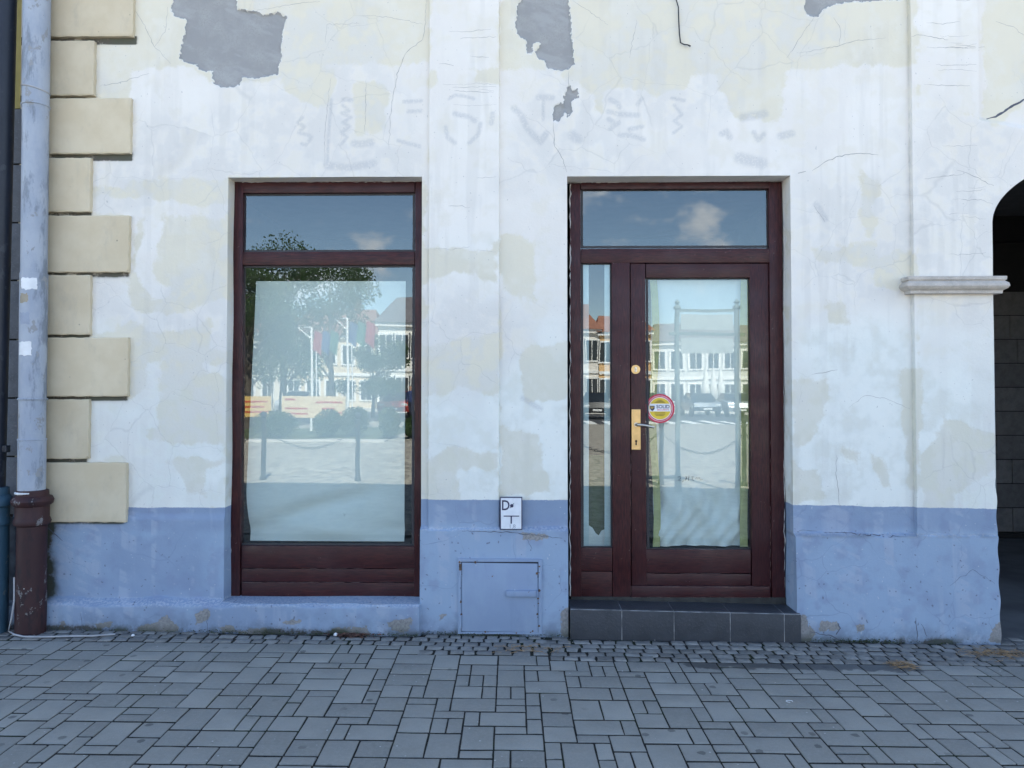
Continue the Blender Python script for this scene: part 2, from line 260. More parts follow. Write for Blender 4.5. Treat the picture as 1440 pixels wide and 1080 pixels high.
M = dict(facade=mat_facade(), wood=mat_wood(), glass=mat_glass(), quoin=mat_quoin(), paver=mat_paver(), soil=mat_soil(),
    cobble=mat_stone('granite_sett', (0.16, 0.158, 0.15), (0.29, 0.286, 0.27)),
    tile=mat_stone('charcoal_step_tile', (0.045, 0.049, 0.057), (0.052, 0.056, 0.064), 0.45, 9), grout=plain('pale_grout', (0.22, 0.22, 0.22), 0.9, 0, 0.5, 14),
    crack=plain('crack_shadow', (0.34, 0.325, 0.31), 0.95), crackblue=plain('crack_dirt', (0.10, 0.11, 0.14), 0.95),
    impost=mat_stone('weathered_plaster_moulding', (0.52, 0.475, 0.425), (0.56, 0.51, 0.455), 0.85, 16),
    pipe=mat_pipe('pale_blue_pipe_paint', (0.31, 0.35, 0.42), (0.385, 0.42, 0.475), (0.17, 0.195, 0.23), (0.28, 0.29, 0.30), 0.8),
    boot=mat_pipe('red_brown_iron', (0.036, 0.014, 0.016), (0.052, 0.021, 0.021), (0.016, 0.011, 0.014), (0.16, 0.15, 0.15), 0.8, 0.6),
    navy=mat_pipe('dark_navy_pipe', (0.012, 0.016, 0.026), (0.018, 0.022, 0.034), (0.008, 0.010, 0.016), (0.03, 0.035, 0.045), 0.5, 0.4),
    teal=mat_pipe('teal_iron', (0.030, 0.075, 0.115), (0.042, 0.095, 0.14), (0.015, 0.035, 0.055), (0.10, 0.13, 0.15), 0.7, 0.55),
    hatch=mat_pipe('blue_painted_steel', (0.245, 0.315, 0.44), (0.27, 0.345, 0.465), (0.215, 0.28, 0.40), (0.16, 0.12, 0.10), 0.5, 0.6, 0.72),
    rust=plain('rusty_iron', (0.12, 0.075, 0.05), 0.9, 0, 0.4, 30), paper=None,
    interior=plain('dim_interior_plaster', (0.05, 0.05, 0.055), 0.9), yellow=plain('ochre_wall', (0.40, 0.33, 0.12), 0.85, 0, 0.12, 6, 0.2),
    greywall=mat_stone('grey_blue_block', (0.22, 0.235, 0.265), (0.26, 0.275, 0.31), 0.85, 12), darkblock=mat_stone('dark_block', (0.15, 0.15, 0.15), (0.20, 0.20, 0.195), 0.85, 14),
    darkjoint=plain('dark_joint', (0.02, 0.02, 0.02), 0.95), gold=plain('brushed_brass', (0.62, 0.42, 0.19), 0.38, 0.85, 0.1, 20), steel=plain('worn_steel', (0.55, 0.53, 0.48), 0.3, 1.0, 0.1, 20),
    black=plain('black_void', (0.008, 0.008, 0.008), 0.8), white=plain('white_enamel', (0.72, 0.74, 0.78), 0.35, 0, 0.06, 20), ink=plain('navy_enamel', (0.015, 0.018, 0.07), 0.4), greyink=plain('faded_print', (0.33, 0.36, 0.42), 0.5),
    red=plain('sticker_crimson', (0.55, 0.02, 0.06), 0.4), stickwhite=plain('sticker_white', (0.78, 0.78, 0.80), 0.4), stickyellow=plain('sticker_yellow', (0.72, 0.50, 0.03), 0.4), stickdark=plain('sticker_dark_print', (0.16, 0.12, 0.02), 0.4),
    cord=plain('grey_cord', (0.36, 0.36, 0.37), 0.7), wire=plain('black_cable', (0.035, 0.035, 0.04), 0.6), leaf=plain('dry_leaf', (0.13, 0.065, 0.045), 0.9, 0, 0.5, 40), straw=plain('dry_straw', (0.30, 0.20, 0.11), 0.9, 0, 0.4, 40), moss=plain('moss', (0.045, 0.06, 0.02), 0.95, 0, 0.4, 60, 0.6))
def mat_paper():
    t = NT('pale_sheet'); n = t.noise(3, 4); c = t.mix(t.ss(n, 0.3, 0.7), (0.655, 0.675, 0.645), (0.69, 0.705, 0.675)); sc = t.math('MULTIPLY', t.ss(t.noise(40, 3, 0.5, t.vec((1, 1, 0.3))), 0.70, 0.73), t.ss(t.noise(3.5, 2), 0.55, 0.62)); c = t.mix(t.math('MULTIPLY', sc, 0.5), c, (0.4, 0.42, 0.42))
    t.put(t.b.inputs['Transmission Weight'], 0.0); return t.out(c, 0.75, t.bump(t.noise(5, 3), 0.15, 0.01), 0, 0.2)
M['paper'] = mat_paper(); M['olive'] = plain('olive_tape', (0.36, 0.35, 0.15), 0.7, 0, 0.15, 10); M['film'] = plain('milky_film', (0.50, 0.58, 0.58), 0.6, 0, 0.08, 5)

# ------------------------------------------------------------------ the house: facade as one finely meshed plaster sheet with real relief
house = empty('townhouse', (0, 0, 0), 'old townhouse with peeling cream and white plaster above a blue painted base', 'building')
XW0, XW1 = X(318), X(592.5); ZWT, ZWB = Z(249, 0, 450), Z(838, 0.1, 450) - 0.004
XD0, XD1 = X(798), X(1114); ZDT, ZDB = Z(247.5, 0, 950), 0.02
XP0, XP1 = X(603), X(702); XR0 = X(1287, -0.03); XJ = X(1396.5, -0.03, 420)
XR1 = X(1383.5, -0.03); XL = X(22); XF1 = X(1475); ZTOP = Z(-40); ZLEDGE_C, ZLEDGE_R, ZFOOT = Z(744, -0.04), Z(753, -0.04, 1250), Z(851, -0.09, 300)
AX, AB = 251 * 0.00448, 110 * 0.00448; ZSP = Z(315, -0.03, 1394); ACX = XJ + AX           # arch: centre, half axes, springing
def smooth(a, b, v): t = min(1, max(0, (v - a) / (b - a))); return t * t * (3 - 2 * t)
def npsm(a, b, v): t = np.clip((v - a) / (b - a), 0, 1); return t * t * (3 - 2 * t)
def wob(x, z): return 0.0016 * np.sin(x * 4.1 + 1.3 * np.sin(z * 3.3)) + 0.0013 * np.sin(z * 6.7 + 2.1 * np.sin(x * 2.9) + 1) + 0.0007 * np.sin(x * 17 + z * 11) + 0.0005 * np.sin(z * 29 - x * 23)
def proud(x, z):                              # how far the plaster stands out from the plane y = 0
    x = np.asarray(x, float); z = np.asarray(z, float)
    wl_ = 0.004 * np.sin(x * 9) + 0.003 * np.sin(x * 23 + 1)
    p = np.zeros(np.broadcast(x, z).shape)
    e = 0.002
    pc = npsm(XP0 - e, XP0 + e, x) * (1 - npsm(XP1 - e, XP1 + e, x)); p = np.maximum(p, 0.026 * pc)
    pr = npsm(XR0 - e, XR0 + e, x) * (1 - npsm(XR1 - e, XR1 + e, x) * npsm(Z(176), Z(166), z + 0.2 * (x - XR1))); p = np.maximum(p, 0.032 * pr)
    cz = (1 - npsm(ZLEDGE_C - 0.006, ZLEDGE_C + 0.012, z + wl_)) * ((x > XW1 - 0.01) & (x < XD0 + 0.3)); p = np.maximum(p, 0.043 * cz + 0.010 * cz * npsm(ZLEDGE_C, 0.05, z))
    rz_ = (1 - npsm(ZLEDGE_R - 0.008, ZLEDGE_R + 0.012, z + wl_)) * (x > XD1 - 0.3); p = np.maximum(p, 0.043 * rz_ + 0.014 * rz_ * npsm(ZLEDGE_R, 0.0, z))
    lz = (1 - npsm(Z(722) - 0.05, Z(722), z)) * (x < XW0 + 0.01); p = np.maximum(p, 0.012 * lz)
    fz = (1 - npsm(ZFOOT - 0.012, ZFOOT + 0.035, z + wl_ * 1.5)) * (x < XW1 + 0.004); p = np.maximum(p, 0.088 * fz)
    return p + wob(x, z)
def sdf(px_, pz_, poly, margin=0.2):
    out = np.full(px_.shape, -margin); P = np.array(poly); lo = P.min(0) - margin; hi = P.max(0) + margin
    m = (px_ > lo[0]) & (px_ < hi[0]) & (pz_ > lo[1]) & (pz_ < hi[1]); a = px_[m]; b = pz_[m]
    if not len(a): return out
    d = np.full(a.shape, 9.0); ins = np.zeros(a.shape, bool); n = len(P)
    for i in range(n):
        (x1, z1), (x2, z2) = P[i], P[(i + 1) % n]; dx, dz = x2 - x1, z2 - z1; t = np.clip(((a - x1) * dx + (b - z1) * dz) / (dx * dx + dz * dz + 1e-12), 0, 1)
        d = np.minimum(d, np.hypot(a - x1 - t * dx, b - z1 - t * dz)); c = ((z1 > b) != (z2 > b)); xi = (x2 - x1) * (b - z1) / (z2 - z1 + 1e-12) + x1; ins ^= c & (a < xi)
    out[m] = np.clip(np.where(ins, d, -d), -margin, margin); return out
def dist_line(a, b, pl, margin=0.3):
    out = np.full(a.shape, margin); P = np.array(pl); lo = P.min(0) - margin; hi = P.max(0) + margin; m = (a > lo[0]) & (a < hi[0]) & (b > lo[1]) & (b < hi[1]); q = a[m]; r_ = b[m]; d = np.full(q.shape, margin)
    for i in range(len(P) - 1):
        (x1, z1), (x2, z2) = P[i], P[i + 1]; dx, dz = x2 - x1, z2 - z1; t = np.clip(((q - x1) * dx + (r_ - z1) * dz) / (dx * dx + dz * dz + 1e-12), 0, 1); d = np.minimum(d, np.hypot(q - x1 - t * dx, r_ - z1 - t * dz))
    out[m] = d; return out
def W(pts): return [(U(a, b).x, U(a, b).z) for a, b in pts]
WHITE = [[(604,-50),(703,-50),(703,100),(604,100)], [(1286,-50),(1384,-50),(1384,170),(1286,165)], [(185,103),(250,92),(275,90),(300,120),(400,108),(420,95),(480,90),(606,88),(606,252),(318,250),(312,258),(250,252),(180,252),(175,268),(126,262),(126,225),(185,216)],
 [(128,280),(160,275),(190,278),(210,282),(250,283),(318,288),(318,310),(270,305),(230,303),(228,330),(218,345),(218,385),(240,405),(238,418),(215,420),(200,400),(188,380),(190,360),(205,330),(205,305),(180,300),(128,298)],
 [(128,387),(182,384),(182,430),(200,440),(235,445),(270,430),(318,420),(318,490),(297,488),(295,448),(270,460),(240,468),(210,465),(185,450),(160,472),(128,470)],
 [(205,510),(230,505),(228,560),(222,600),(208,605),(210,620),(250,623),(318,625),(318,645),(250,643),(230,650),(250,668),(262,695),(290,700),(290,660),(318,655),(318,716),(180,716),(180,655),(180,640),(126,643),(126,565),(182,560),(205,545)],
 [(288,512),(318,515),(318,530),(295,528)], [(182,303),(190,305),(188,380),(182,382)],
 [(600,135),(612,115),(615,95),(670,100),(672,115),(706,120),(706,330),(690,350),(640,345),(600,352)], [(600,390),(650,385),(700,400),(706,470),(660,478),(600,482)], [(600,560),(640,545),(706,556),(706,640),(640,630),(600,650)], [(640,660),(706,655),(706,705),(650,705)],
 [(701,95),(720,95),(790,100),(800,120),(815,118),(830,130),(845,140),(850,130),(870,120),(925,135),(960,125),(970,105),(1003,107),(1005,128),(1020,130),(1025,155),(1040,168),(1065,165),(1080,170),(1102,165),(1102,95),(1290,92),(1290,720),(1110,720),(1110,252),(803,252),(803,705),(701,705)],
 [(1284,160),(1340,150),(1390,175),(1440,140),(1480,130),(1480,420),(1284,420)], [(1284,412),(1400,412),(1405,610),(1365,600),(1325,590),(1290,640)], [(1340,695),(1405,660),(1405,720),(1340,720)]]
BEIGE = [[(395,95),(472,95),(462,140),(455,150),(425,140),(400,125)], [(500,120),(545,115),(545,180),(505,185)], [(1143,348),(1230,343),(1235,365),(1265,350),(1288,360),(1288,412),(1235,402),(1230,375),(1200,372),(1145,370)], [(1114,535),(1165,530),(1160,580),(1135,630),(1114,630)],
 [(1185,630),(1212,635),(1205,652),(1185,648)], [(1114,650),(1150,660),(1160,700),(1114,712)], [(1225,640),(1245,650),(1258,690),(1240,684)], [(1160,420),(1190,425),(1200,460),(1165,455)], [(1270,520),(1290,520),(1290,700),(1276,690)],
 [(703,330),(745,335),(750,420),(703,410)], [(735,500),(798,480),(798,560),(740,560)], [(703,600),(760,610),(770,690),(703,700)], [(830,118),(850,125),(846,160),(838,150)], [(1212,240),(1240,250),(1225,330),(1208,300)]]
GREY = [[(243,-45),(243,0),(239,12),(247,22),(262,28),(260,42),(258,55),(255,65),(253,83),(262,88),(275,90),(280,98),(298,100),(301,118),(318,123),(337,119),(340,108),(360,110),(390,104),(392,88),(396,80),(394,65),(398,38),(402,25),(390,16),(370,22),(360,17),(345,14),(333,12),(332,0),(325,-45)],
 [(735,-45),(735,0),(728,5),(726,40),(731,52),(740,55),(741,73),(746,75),(748,63),(757,58),(761,62),(753,72),(755,80),(765,85),(770,95),(790,100),(800,96),(808,90),(806,75),(803,50),(801,10),(798,0),(798,-45)],
 [(800,120),(805,128),(812,126),(814,137),(803,143),(804,158),(798,165),(795,155),(790,163),(787,170),(778,170),(780,150),(788,145),(792,150),(793,135)], [(1134,-45),(1134,0),(1131,10),(1135,20),(1150,23),(1154,15),(1165,8),(1200,1),(1270,-1),(1270,-45)]]
SPALL = [[(395,868),(430,864),(440,870),(410,874)], [(470,880),(520,876),(530,886),(480,888)], [(550,870),(580,866),(575,878),(555,880)], [(95,868),(104,866),(103,880),(96,878)], [(340,880),(380,878),(385,888),(340,888)], [(1385,880),(1402,868),(1404,902),(1380,902)], [(1150,870),(1175,868),(1172,880),(1150,882)], [(198,880),(225,872),(240,862),(250,868),(262,877),(255,882),(215,884)], [(283,858),(300,855),(300,866),(288,872),(272,884),(284,868)], [(315,876),(335,872),(342,882),(320,884)], [(145,872),(168,870),(165,876),(148,878)], [(618,862),(628,860),(626,872),(618,870)], [(790,858),(799,850),(801,892),(788,890)], [(1116,868),(1126,862),(1140,888),(1128,900),(1114,898)], [(735,748),(775,752),(770,756),(740,754)], [(1200,878),(1210,876),(1208,884),(1200,884)],
 [(62,745),(76,742),(72,790),(74,830),(62,852)]]
SMUDGE = [([(425,165),(419,172),(428,178),(420,186),(434,190),(438,193),(430,204),(424,202)],3), ([(482,140),(495,141)],3), ([(482,148),(491,156),(480,159),(494,165),(482,172),(492,178),(480,186),(488,193),(480,203)],2.6), ([(498,202),(508,203),(522,200)],6), ([(460,233),(490,236),(525,230)],6), ([(466,140),(462,190),(460,230)],2.5), ([(568,143),(592,142)],3), ([(574,157),(592,156)],3), ([(560,198),(590,206)],3), ([(632,141),(640,136),(652,137),(667,141)],2.5), ([(627,181),(630,195),(640,203)],3.4), ([(676,176),(673,191),(660,203)],3.4), ([(640,162),(660,166),(668,172)],4), ([(693,162),(691,175)],4), ([(757,137),(776,137)],5), ([(764,140),(764,168)],2.6), ([(723,152),(733,162),(742,182),(760,200),(768,188)],5), ([(858,140),(868,145),(871,151)],4), ([(855,157),(872,161),(897,162)],4), ([(856,168),(862,172)],4), ([(858,181),(870,173)],3.5), ([(885,182),(903,178)],3.5), ([(872,190),(886,190),(905,196)],4), ([(896,147),(903,139)],3), ([(945,138),(962,141)],3), ([(948,148),(959,161),(948,170),(959,178),(947,187)],2.6), ([(1015,188),(1022,185),(1026,193)],5), ([(1060,186),(1066,197),(1074,189)],4), ([(1098,191),(1113,188)],6), ([(1045,165),(1075,160)],7), ([(1040,222),(1072,230)],9), ([(1148,287),(1160,308)],5), ([(805,190),(812,196)],8), ([(735,560),(760,575)],4)]
def vnoise(x, z, sc, seed, octv=4, rough=0.55, asp=1.0, rot=0.0):
    rg_ = np.random.RandomState(seed); xr = x * math.cos(rot) - z * math.sin(rot); zr = (x * math.sin(rot) + z * math.cos(rot)) * asp; tot = np.zeros(x.shape); amp = 1.0; nrm = 0
    for o_ in range(octv):
        T = rg_.rand(256, 256); u = xr * sc * 2 ** o_ + 91.7 * (o_ + 1); v = zr * sc * 2 ** o_ + 37.3 * (o_ + 1); i = np.floor(u).astype(int); j = np.floor(v).astype(int); f = u - i; g = v - j; f = f * f * (3 - 2 * f); g = g * g * (3 - 2 * g)
        q = lambda a, b_: T[(i + a) & 255, (j + b_) & 255]; tot += amp * ((q(0, 0) * (1 - f) + q(1, 0) * f) * (1 - g) + (q(0, 1) * (1 - f) + q(1, 1) * f) * g); nrm += amp; amp *= rough
    return 0.5 + (tot / nrm - 0.5) * 1.15
def attributes(x, z, zone):
    w = np.full(x.shape, -0.2)
    for p in WHITE: w = np.maximum(w, sdf(x, z, W(p)))
    for p in BEIGE: w = np.minimum(w, -sdf(x, z, W(p)))
    g = np.full(x.shape, -0.2)
    for p in GREY: g = np.maximum(g, sdf(x, z, W(p)))
    s = np.full(x.shape, -0.2)
    for p in SPALL: s = np.maximum(s, sdf(x, z, W(p)))
    m = np.zeros(x.shape)
    for p, rr in SMUDGE: m = np.maximum(m, npsm(rr * 0.0046 * 1.25, rr * 0.0046 * 0.35, dist_line(x, z, W(p), 0.12)) if False else 1 - npsm(rr * 0.0046 * 0.4, rr * 0.0046 * 1.3, dist_line(x, z, W(p), 0.12)))
    zl = np.where(x < XW1 - 0.05, Z(714, 0, 250), np.where(x < (XD0 + XD1) / 2, Z(703, -0.02, 700), Z(711, 0, 1120) + (x - XD1) * -0.011))
    b = zl - z
    d = (0.30 + 0.75 * npsm(0.4, 0.65, vnoise(x, z * 0.2, 2.1, 9, 3))) * (1 - npsm(0.0, 0.055, z - (0.018 - 0.012 * x))) + 0.28 * (1 - npsm(0.02, 0.16, z - (0.018 - 0.012 * x)))
    d = np.maximum(d, (1 - npsm(X(72), X(92), x + 0.08 * (vnoise(x, z, 14, 5, 3) - .5))) * (1 - npsm(Z(735), Z(725), z)) * npsm(Z(860), Z(835), z))
    qx = 1 - npsm(X(124), X(134), x)                      # grime and shade painted into the joints between the quoins and below each block
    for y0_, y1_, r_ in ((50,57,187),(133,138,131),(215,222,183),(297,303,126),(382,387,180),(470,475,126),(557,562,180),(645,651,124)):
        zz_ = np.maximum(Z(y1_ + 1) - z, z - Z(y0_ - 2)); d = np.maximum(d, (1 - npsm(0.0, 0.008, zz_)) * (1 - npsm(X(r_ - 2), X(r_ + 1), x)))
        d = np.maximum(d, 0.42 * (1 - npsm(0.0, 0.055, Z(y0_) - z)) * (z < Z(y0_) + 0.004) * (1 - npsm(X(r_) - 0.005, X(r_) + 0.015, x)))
    d = np.maximum(d, 0.9 * (1 - npsm(0.0, 0.018, np.abs(Z(735) - z - 0.004))) * (1 - npsm(X(176), X(182), x)))
    d = np.maximum(d, 0.35 * (1 - npsm(0, 0.02, np.abs(ZLEDGE_R - 0.004 - z))) * (x > XD1)); d = np.maximum(d, 0.16 * (1 - npsm(0.002, 0.008, np.abs(x - XR0 + 0.004))) * (z < ZTOP) * (b < 0))
    edge = np.maximum(np.maximum((1 - npsm(0, 0.028, np.abs(z - ZFOOT - 0.006))) * (x < XW1), (1 - npsm(0, 0.016, np.abs(z - ZLEDGE_R - 0.0))) * (x > XD1)), (1 - npsm(0, 0.016, np.abs(z - ZLEDGE_C))) * (x > XW1) * (x < XD0))
    return dict(scf=edge, wht=w, gry=g, blu=b, smu=np.maximum(m, 0), drt_shd=np.clip(d, 0, 1), spl=s)
class Sheet:                                   # gathers gridded patches with attributes
    def __init__(s): s.v = []; s.f = []; s.a = {k: [] for k in ('wht', 'gry', 'blu', 'smu', 'drt_shd', 'spl', 'scf', 'na', 'nb', 'nc', 'nd', 'ne')}; s.n = 0
    def add(s, x, y, z, faces, zone=''):
        at = attributes(x, z, zone); xa = x + y; at['na'] = vnoise(xa, z, 2.4, 1, 5, .6); at['nb'] = vnoise(xa, z, 11, 2, 4, .6); at['nc'] = vnoise(xa, z, 5.5, 3, 4, .65, 4.0, .4); at['ne'] = vnoise(xa, z, 16, 6, 4, .6, .07); at['nd'] = vnoise(xa, z, 1.5, 4, 4, .55)
        y = y + 0.011 * npsm(-0.003, 0.006, at['gry'] + (at['nb'] - .5) * .012)
        at['wht'] = at['wht'] + (at['nb'] - .5) * .075 + (at['na'] - .5) * .05; at['gry'] = at['gry'] + (at['nb'] - .5) * .012; at['spl'] = at['spl'] + (at['nb'] - .5) * .06; at['blu'] = at['blu'] + (at['na'] - .5) * .022
        for k in s.a: s.a[k].append(at[k])
        s.v.append(np.stack([x, y, z], 1)); s.f.append(faces + s.n); s.n += len(x)
    def grid(s, Xg, Yg, Zg, keep=None, zone=''):
        h, w = Xg.shape; idx = np.arange(h * w).reshape(h, w); q = np.stack([idx[:-1, :-1], idx[:-1, 1:], idx[1:, 1:], idx[1:, :-1]], -1)
        q = q[keep] if keep is not None else q.reshape(-1, 4); used = np.unique(q); re = np.full(h * w, -1); re[used] = np.arange(len(used))
        s.add(Xg.ravel()[used], Yg.ravel()[used], Zg.ravel()[used], re[q], zone)
    def build(s, name, mat, parent):
        v = np.concatenate(s.v); f = np.concatenate(s.f); me = bpy.data.meshes.new(name); me.vertices.add(len(v)); me.vertices.foreach_set('co', v.astype(np.float32).ravel())
        me.loops.add(f.size); me.loops.foreach_set('vertex_index', f.astype(np.int32).ravel()); me.polygons.add(len(f)); me.polygons.foreach_set('loop_start', np.arange(0, f.size, 4, dtype=np.int32)); me.polygons.foreach_set('loop_total', np.full(len(f), 4, np.int32))
        me.update(calc_edges=True); me.materials.append(mat)
        for k in s.a: at = me.attributes.new(k, 'FLOAT', 'POINT'); at.data.foreach_set('value', np.concatenate(s.a[k]).astype(np.float32))
        me.polygons.foreach_set('use_smooth', np.ones(len(f), bool)); me.set_sharp_from_angle(angle=R(35)); me.validate(); return link(name, me, parent)
def lines(a, b, step, keys, e=0.002):
    g = list(np.arange(a, b, step)) + [b]; ks = []
    for k in keys: ks += [k - e, k + e] if not isinstance(k, tuple) else [k[0]]
    g = [q for q in g if all(abs(q - k) > step * 0.45 for k in ks)]; return np.array(sorted(g + ks))
sh = Sheet(); ST = 0.009
gx = lines(XL, XF1, ST, [(XW0,), (XW1,), (XD0,), (XD1,), XP0, XP1, XR0, XR1]); gzv = lines(-0.10, ZTOP, ST, [(ZWT,), (ZWB,), (ZDT,)])
XX, ZZ = np.meshgrid(gx, gzv); cx = (gx[:-1] + gx[1:]) / 2; cz = (gzv[:-1] + gzv[1:]) / 2; CXg, CZg = np.meshgrid(cx, cz)
ins = (XX > XJ) & (ZZ < ZSP) | ((ZZ >= ZSP) & (((XX - ACX) / AX) ** 2 + ((ZZ - ZSP) / AB) ** 2 < 1))
allin = ins[:-1, :-1] & ins[:-1, 1:] & ins[1:, 1:] & ins[1:, :-1]
keep = ~((CXg > XW0) & (CXg < XW1) & (CZg > ZWB) & (CZg < ZWT)) & ~((CXg > XD0) & (CXg < XD1) & (CZg < ZDT)) & ~allin
Xs, Zs = XX.copy(), ZZ.copy(); lowm = ins & (ZZ < ZSP); Xs[lowm] = XJ + 0.004 * np.sin(ZZ[lowm] * 31) * (ZZ[lowm] < 1.0)
up_ = ins & (ZZ >= ZSP); rr = np.sqrt(((XX - ACX) / AX) ** 2 + ((ZZ - ZSP) / AB) ** 2) + 1e-9; Xs[up_] = (ACX + (XX - ACX) / rr)[up_]; Zs[up_] = (ZSP + (ZZ - ZSP) / rr)[up_]
sh.grid(Xs, -proud(XX, ZZ), Zs, keep)
def reveal_v(x, z0, z1, depth, flip):           # jamb of an opening: starts at the plaster face, runs back to the frame
    zv = np.arange(z0, z1 + ST, ST * 1.5); zv[-1] = z1; tv = np.linspace(0, 1, 14); ZG, TG = np.meshgrid(zv, tv); face = -proud(np.full(ZG.shape, x + (0.001 if flip else -0.001)), ZG)
    YG = face + (depth - face) * TG; XG = x + (0.004 if flip else -0.004) * -np.sin(ZG * 7) * TG; sh.grid(XG, YG, ZG)
def reveal_h(z, x0, x1, depth):
    xv = np.arange(x0, x1 + ST, ST * 1.5); xv[-1] = x1; tv = np.linspace(0, 1, 14); XG, TG = np.meshgrid(xv, tv); face = -proud(XG, np.full(XG.shape, z + 0.001)); YG = face + (depth - face) * TG; sh.grid(XG, YG, np.full(XG.shape, z) + 0.003 * np.sin(XG * 5) * TG)
DW, DD = 0.105, 0.135
reveal_v(XW0, ZWB, ZWT, DW + 0.05, False); reveal_v(XW1, ZWB, ZWT, DW + 0.05, True); reveal_h(ZWT, XW0, XW1, DW + 0.05); reveal_h(ZWB, XW0, XW1, DW + 0.05)
reveal_v(XD0, -0.05, ZDT, DD + 0.05, False); reveal_v(XD1, -0.05, ZDT, DD + 0.05, True); reveal_h(ZDT, XD0, XD1, DD + 0.05)
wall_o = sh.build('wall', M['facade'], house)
print('facade verts', sh.n)
# the rest of the shell: wall above and beside the frame, gable ends, roof (its shadow lies on the pavement)
HB, DEP, XE = 8.3, 7.0, X(1475) + 7.0
pl = plain('cream_plaster', (0.68, 0.665, 0.58), 0.85, 0, 0.08, 3, 0.2)
mb = MB(); mb.quad((XL, 0, ZTOP), (XF1, 0, ZTOP), (XF1, 0, HB), (XL, 0, HB))
AEX = ACX + AX; top = []; n = 40
for i in range(n):                              # spandrel over the rest of the arch, then the far pier
    a0, a1 = math.pi * (1 - i / n), math.pi * (1 - (i + 1) / n); p0, p1 = (ACX + AX * math.cos(a0), ZSP + AB * math.sin(a0)), (ACX + AX * math.cos(a1), ZSP + AB * math.sin(a1))
    if p1[0] > XF1: q0 = (XF1, p0[1] + (p1[1] - p0[1]) * (XF1 - p0[0]) / (p1[0] - p0[0])) if p0[0] < XF1 else p0; mb.quad((q0[0], -0.03, q0[1]), (p1[0], -0.03, p1[1]), (p1[0], -0.03, ZTOP), (q0[0], -0.03, ZTOP))
mb.quad((AEX, -0.03, -0.1), (XE, -0.03, -0.1), (XE, -0.03, ZTOP), (AEX, -0.03, ZTOP)); mb.quad((XF1, -0.03, ZTOP), (XE, -0.03, ZTOP), (XE, -0.03, HB), (XF1, -0.03, HB))
mb.quad((XL, DEP, -0.1), (XE, DEP, -0.1), (XE, DEP, HB), (XL, DEP, HB)); mb.quad((XL, 0, -0.1), (XL, DEP, -0.1), (XL, DEP, HB), (XL, 0, HB)); mb.quad((XE, 0, -0.1), (XE, DEP, -0.1), (XE, DEP, HB), (XE, 0, HB))
mb.quad((XF1, -0.034, ZSP), (XF1, 0.01, ZSP), (XF1, 0.01, ZTOP), (XF1, -0.034, ZTOP)); mb.build('upper_wall', pl, house); MB().box(XL + 0.002, XE, -0.055, 0.02, ZTOP - 0.004, ZTOP + 0.07, 0.004).build('string_course', pl, house)
mb = MB(); mb.prism([(XL - 0.1, HB), (XE + 0.1, HB), (XE + 0.1, HB + 0.22), (XL - 0.1, HB + 0.22)], -0.28, DEP + 0.1); mb.v += []; i = len(mb.v)
mb.quad((XL - 0.1, -0.28, HB + 0.225), (XE, -0.28, HB + 0.225), (XE, DEP / 2, HB + 2.2), (XL - 0.1, DEP / 2, HB + 2.2)); mb.quad((XL - 0.1, DEP, HB + 0.225), (XE, DEP, HB + 0.225), (XE, DEP / 2, HB + 2.2), (XL - 0.1, DEP / 2, HB + 2.2))
mb.build('roof', plain('roof_sheet', (0.18, 0.08, 0.06), 0.8), house)
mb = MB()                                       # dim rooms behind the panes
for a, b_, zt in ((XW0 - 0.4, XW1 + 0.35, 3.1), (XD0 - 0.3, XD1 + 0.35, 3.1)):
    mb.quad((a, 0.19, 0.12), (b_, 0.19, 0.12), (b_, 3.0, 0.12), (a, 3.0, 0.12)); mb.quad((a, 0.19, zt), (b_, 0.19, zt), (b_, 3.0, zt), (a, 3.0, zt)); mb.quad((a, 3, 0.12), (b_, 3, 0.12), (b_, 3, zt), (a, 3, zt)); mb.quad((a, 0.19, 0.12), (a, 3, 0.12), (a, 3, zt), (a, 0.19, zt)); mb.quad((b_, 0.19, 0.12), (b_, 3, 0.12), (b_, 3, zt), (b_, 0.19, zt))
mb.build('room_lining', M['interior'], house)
# covered passage behind the arch
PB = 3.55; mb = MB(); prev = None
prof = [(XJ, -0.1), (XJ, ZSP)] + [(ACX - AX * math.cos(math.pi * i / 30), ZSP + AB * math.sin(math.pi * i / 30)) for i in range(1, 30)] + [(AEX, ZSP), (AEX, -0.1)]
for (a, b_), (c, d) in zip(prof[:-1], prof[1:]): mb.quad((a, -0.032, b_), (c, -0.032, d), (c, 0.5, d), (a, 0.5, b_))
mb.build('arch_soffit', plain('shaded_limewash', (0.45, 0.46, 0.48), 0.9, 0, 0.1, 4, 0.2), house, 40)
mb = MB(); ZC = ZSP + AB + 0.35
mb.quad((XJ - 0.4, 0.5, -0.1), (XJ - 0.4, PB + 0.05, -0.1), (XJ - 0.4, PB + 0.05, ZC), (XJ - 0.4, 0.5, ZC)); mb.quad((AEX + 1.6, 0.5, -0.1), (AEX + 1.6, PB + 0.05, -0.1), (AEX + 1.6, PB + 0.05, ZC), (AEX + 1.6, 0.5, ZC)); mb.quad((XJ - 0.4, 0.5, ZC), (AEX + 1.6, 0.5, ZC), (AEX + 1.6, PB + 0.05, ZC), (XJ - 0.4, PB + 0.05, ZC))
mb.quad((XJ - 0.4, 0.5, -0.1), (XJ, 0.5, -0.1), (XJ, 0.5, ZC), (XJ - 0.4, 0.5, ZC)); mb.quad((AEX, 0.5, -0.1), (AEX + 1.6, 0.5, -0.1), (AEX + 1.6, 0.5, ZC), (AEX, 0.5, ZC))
for (a, b_), (c, d) in zip(prof[1:-2], prof[2:-1]): mb.quad((a, 0.5, b_), (c, 0.5, d), (c, 0.5, ZC), (a, 0.5, ZC))
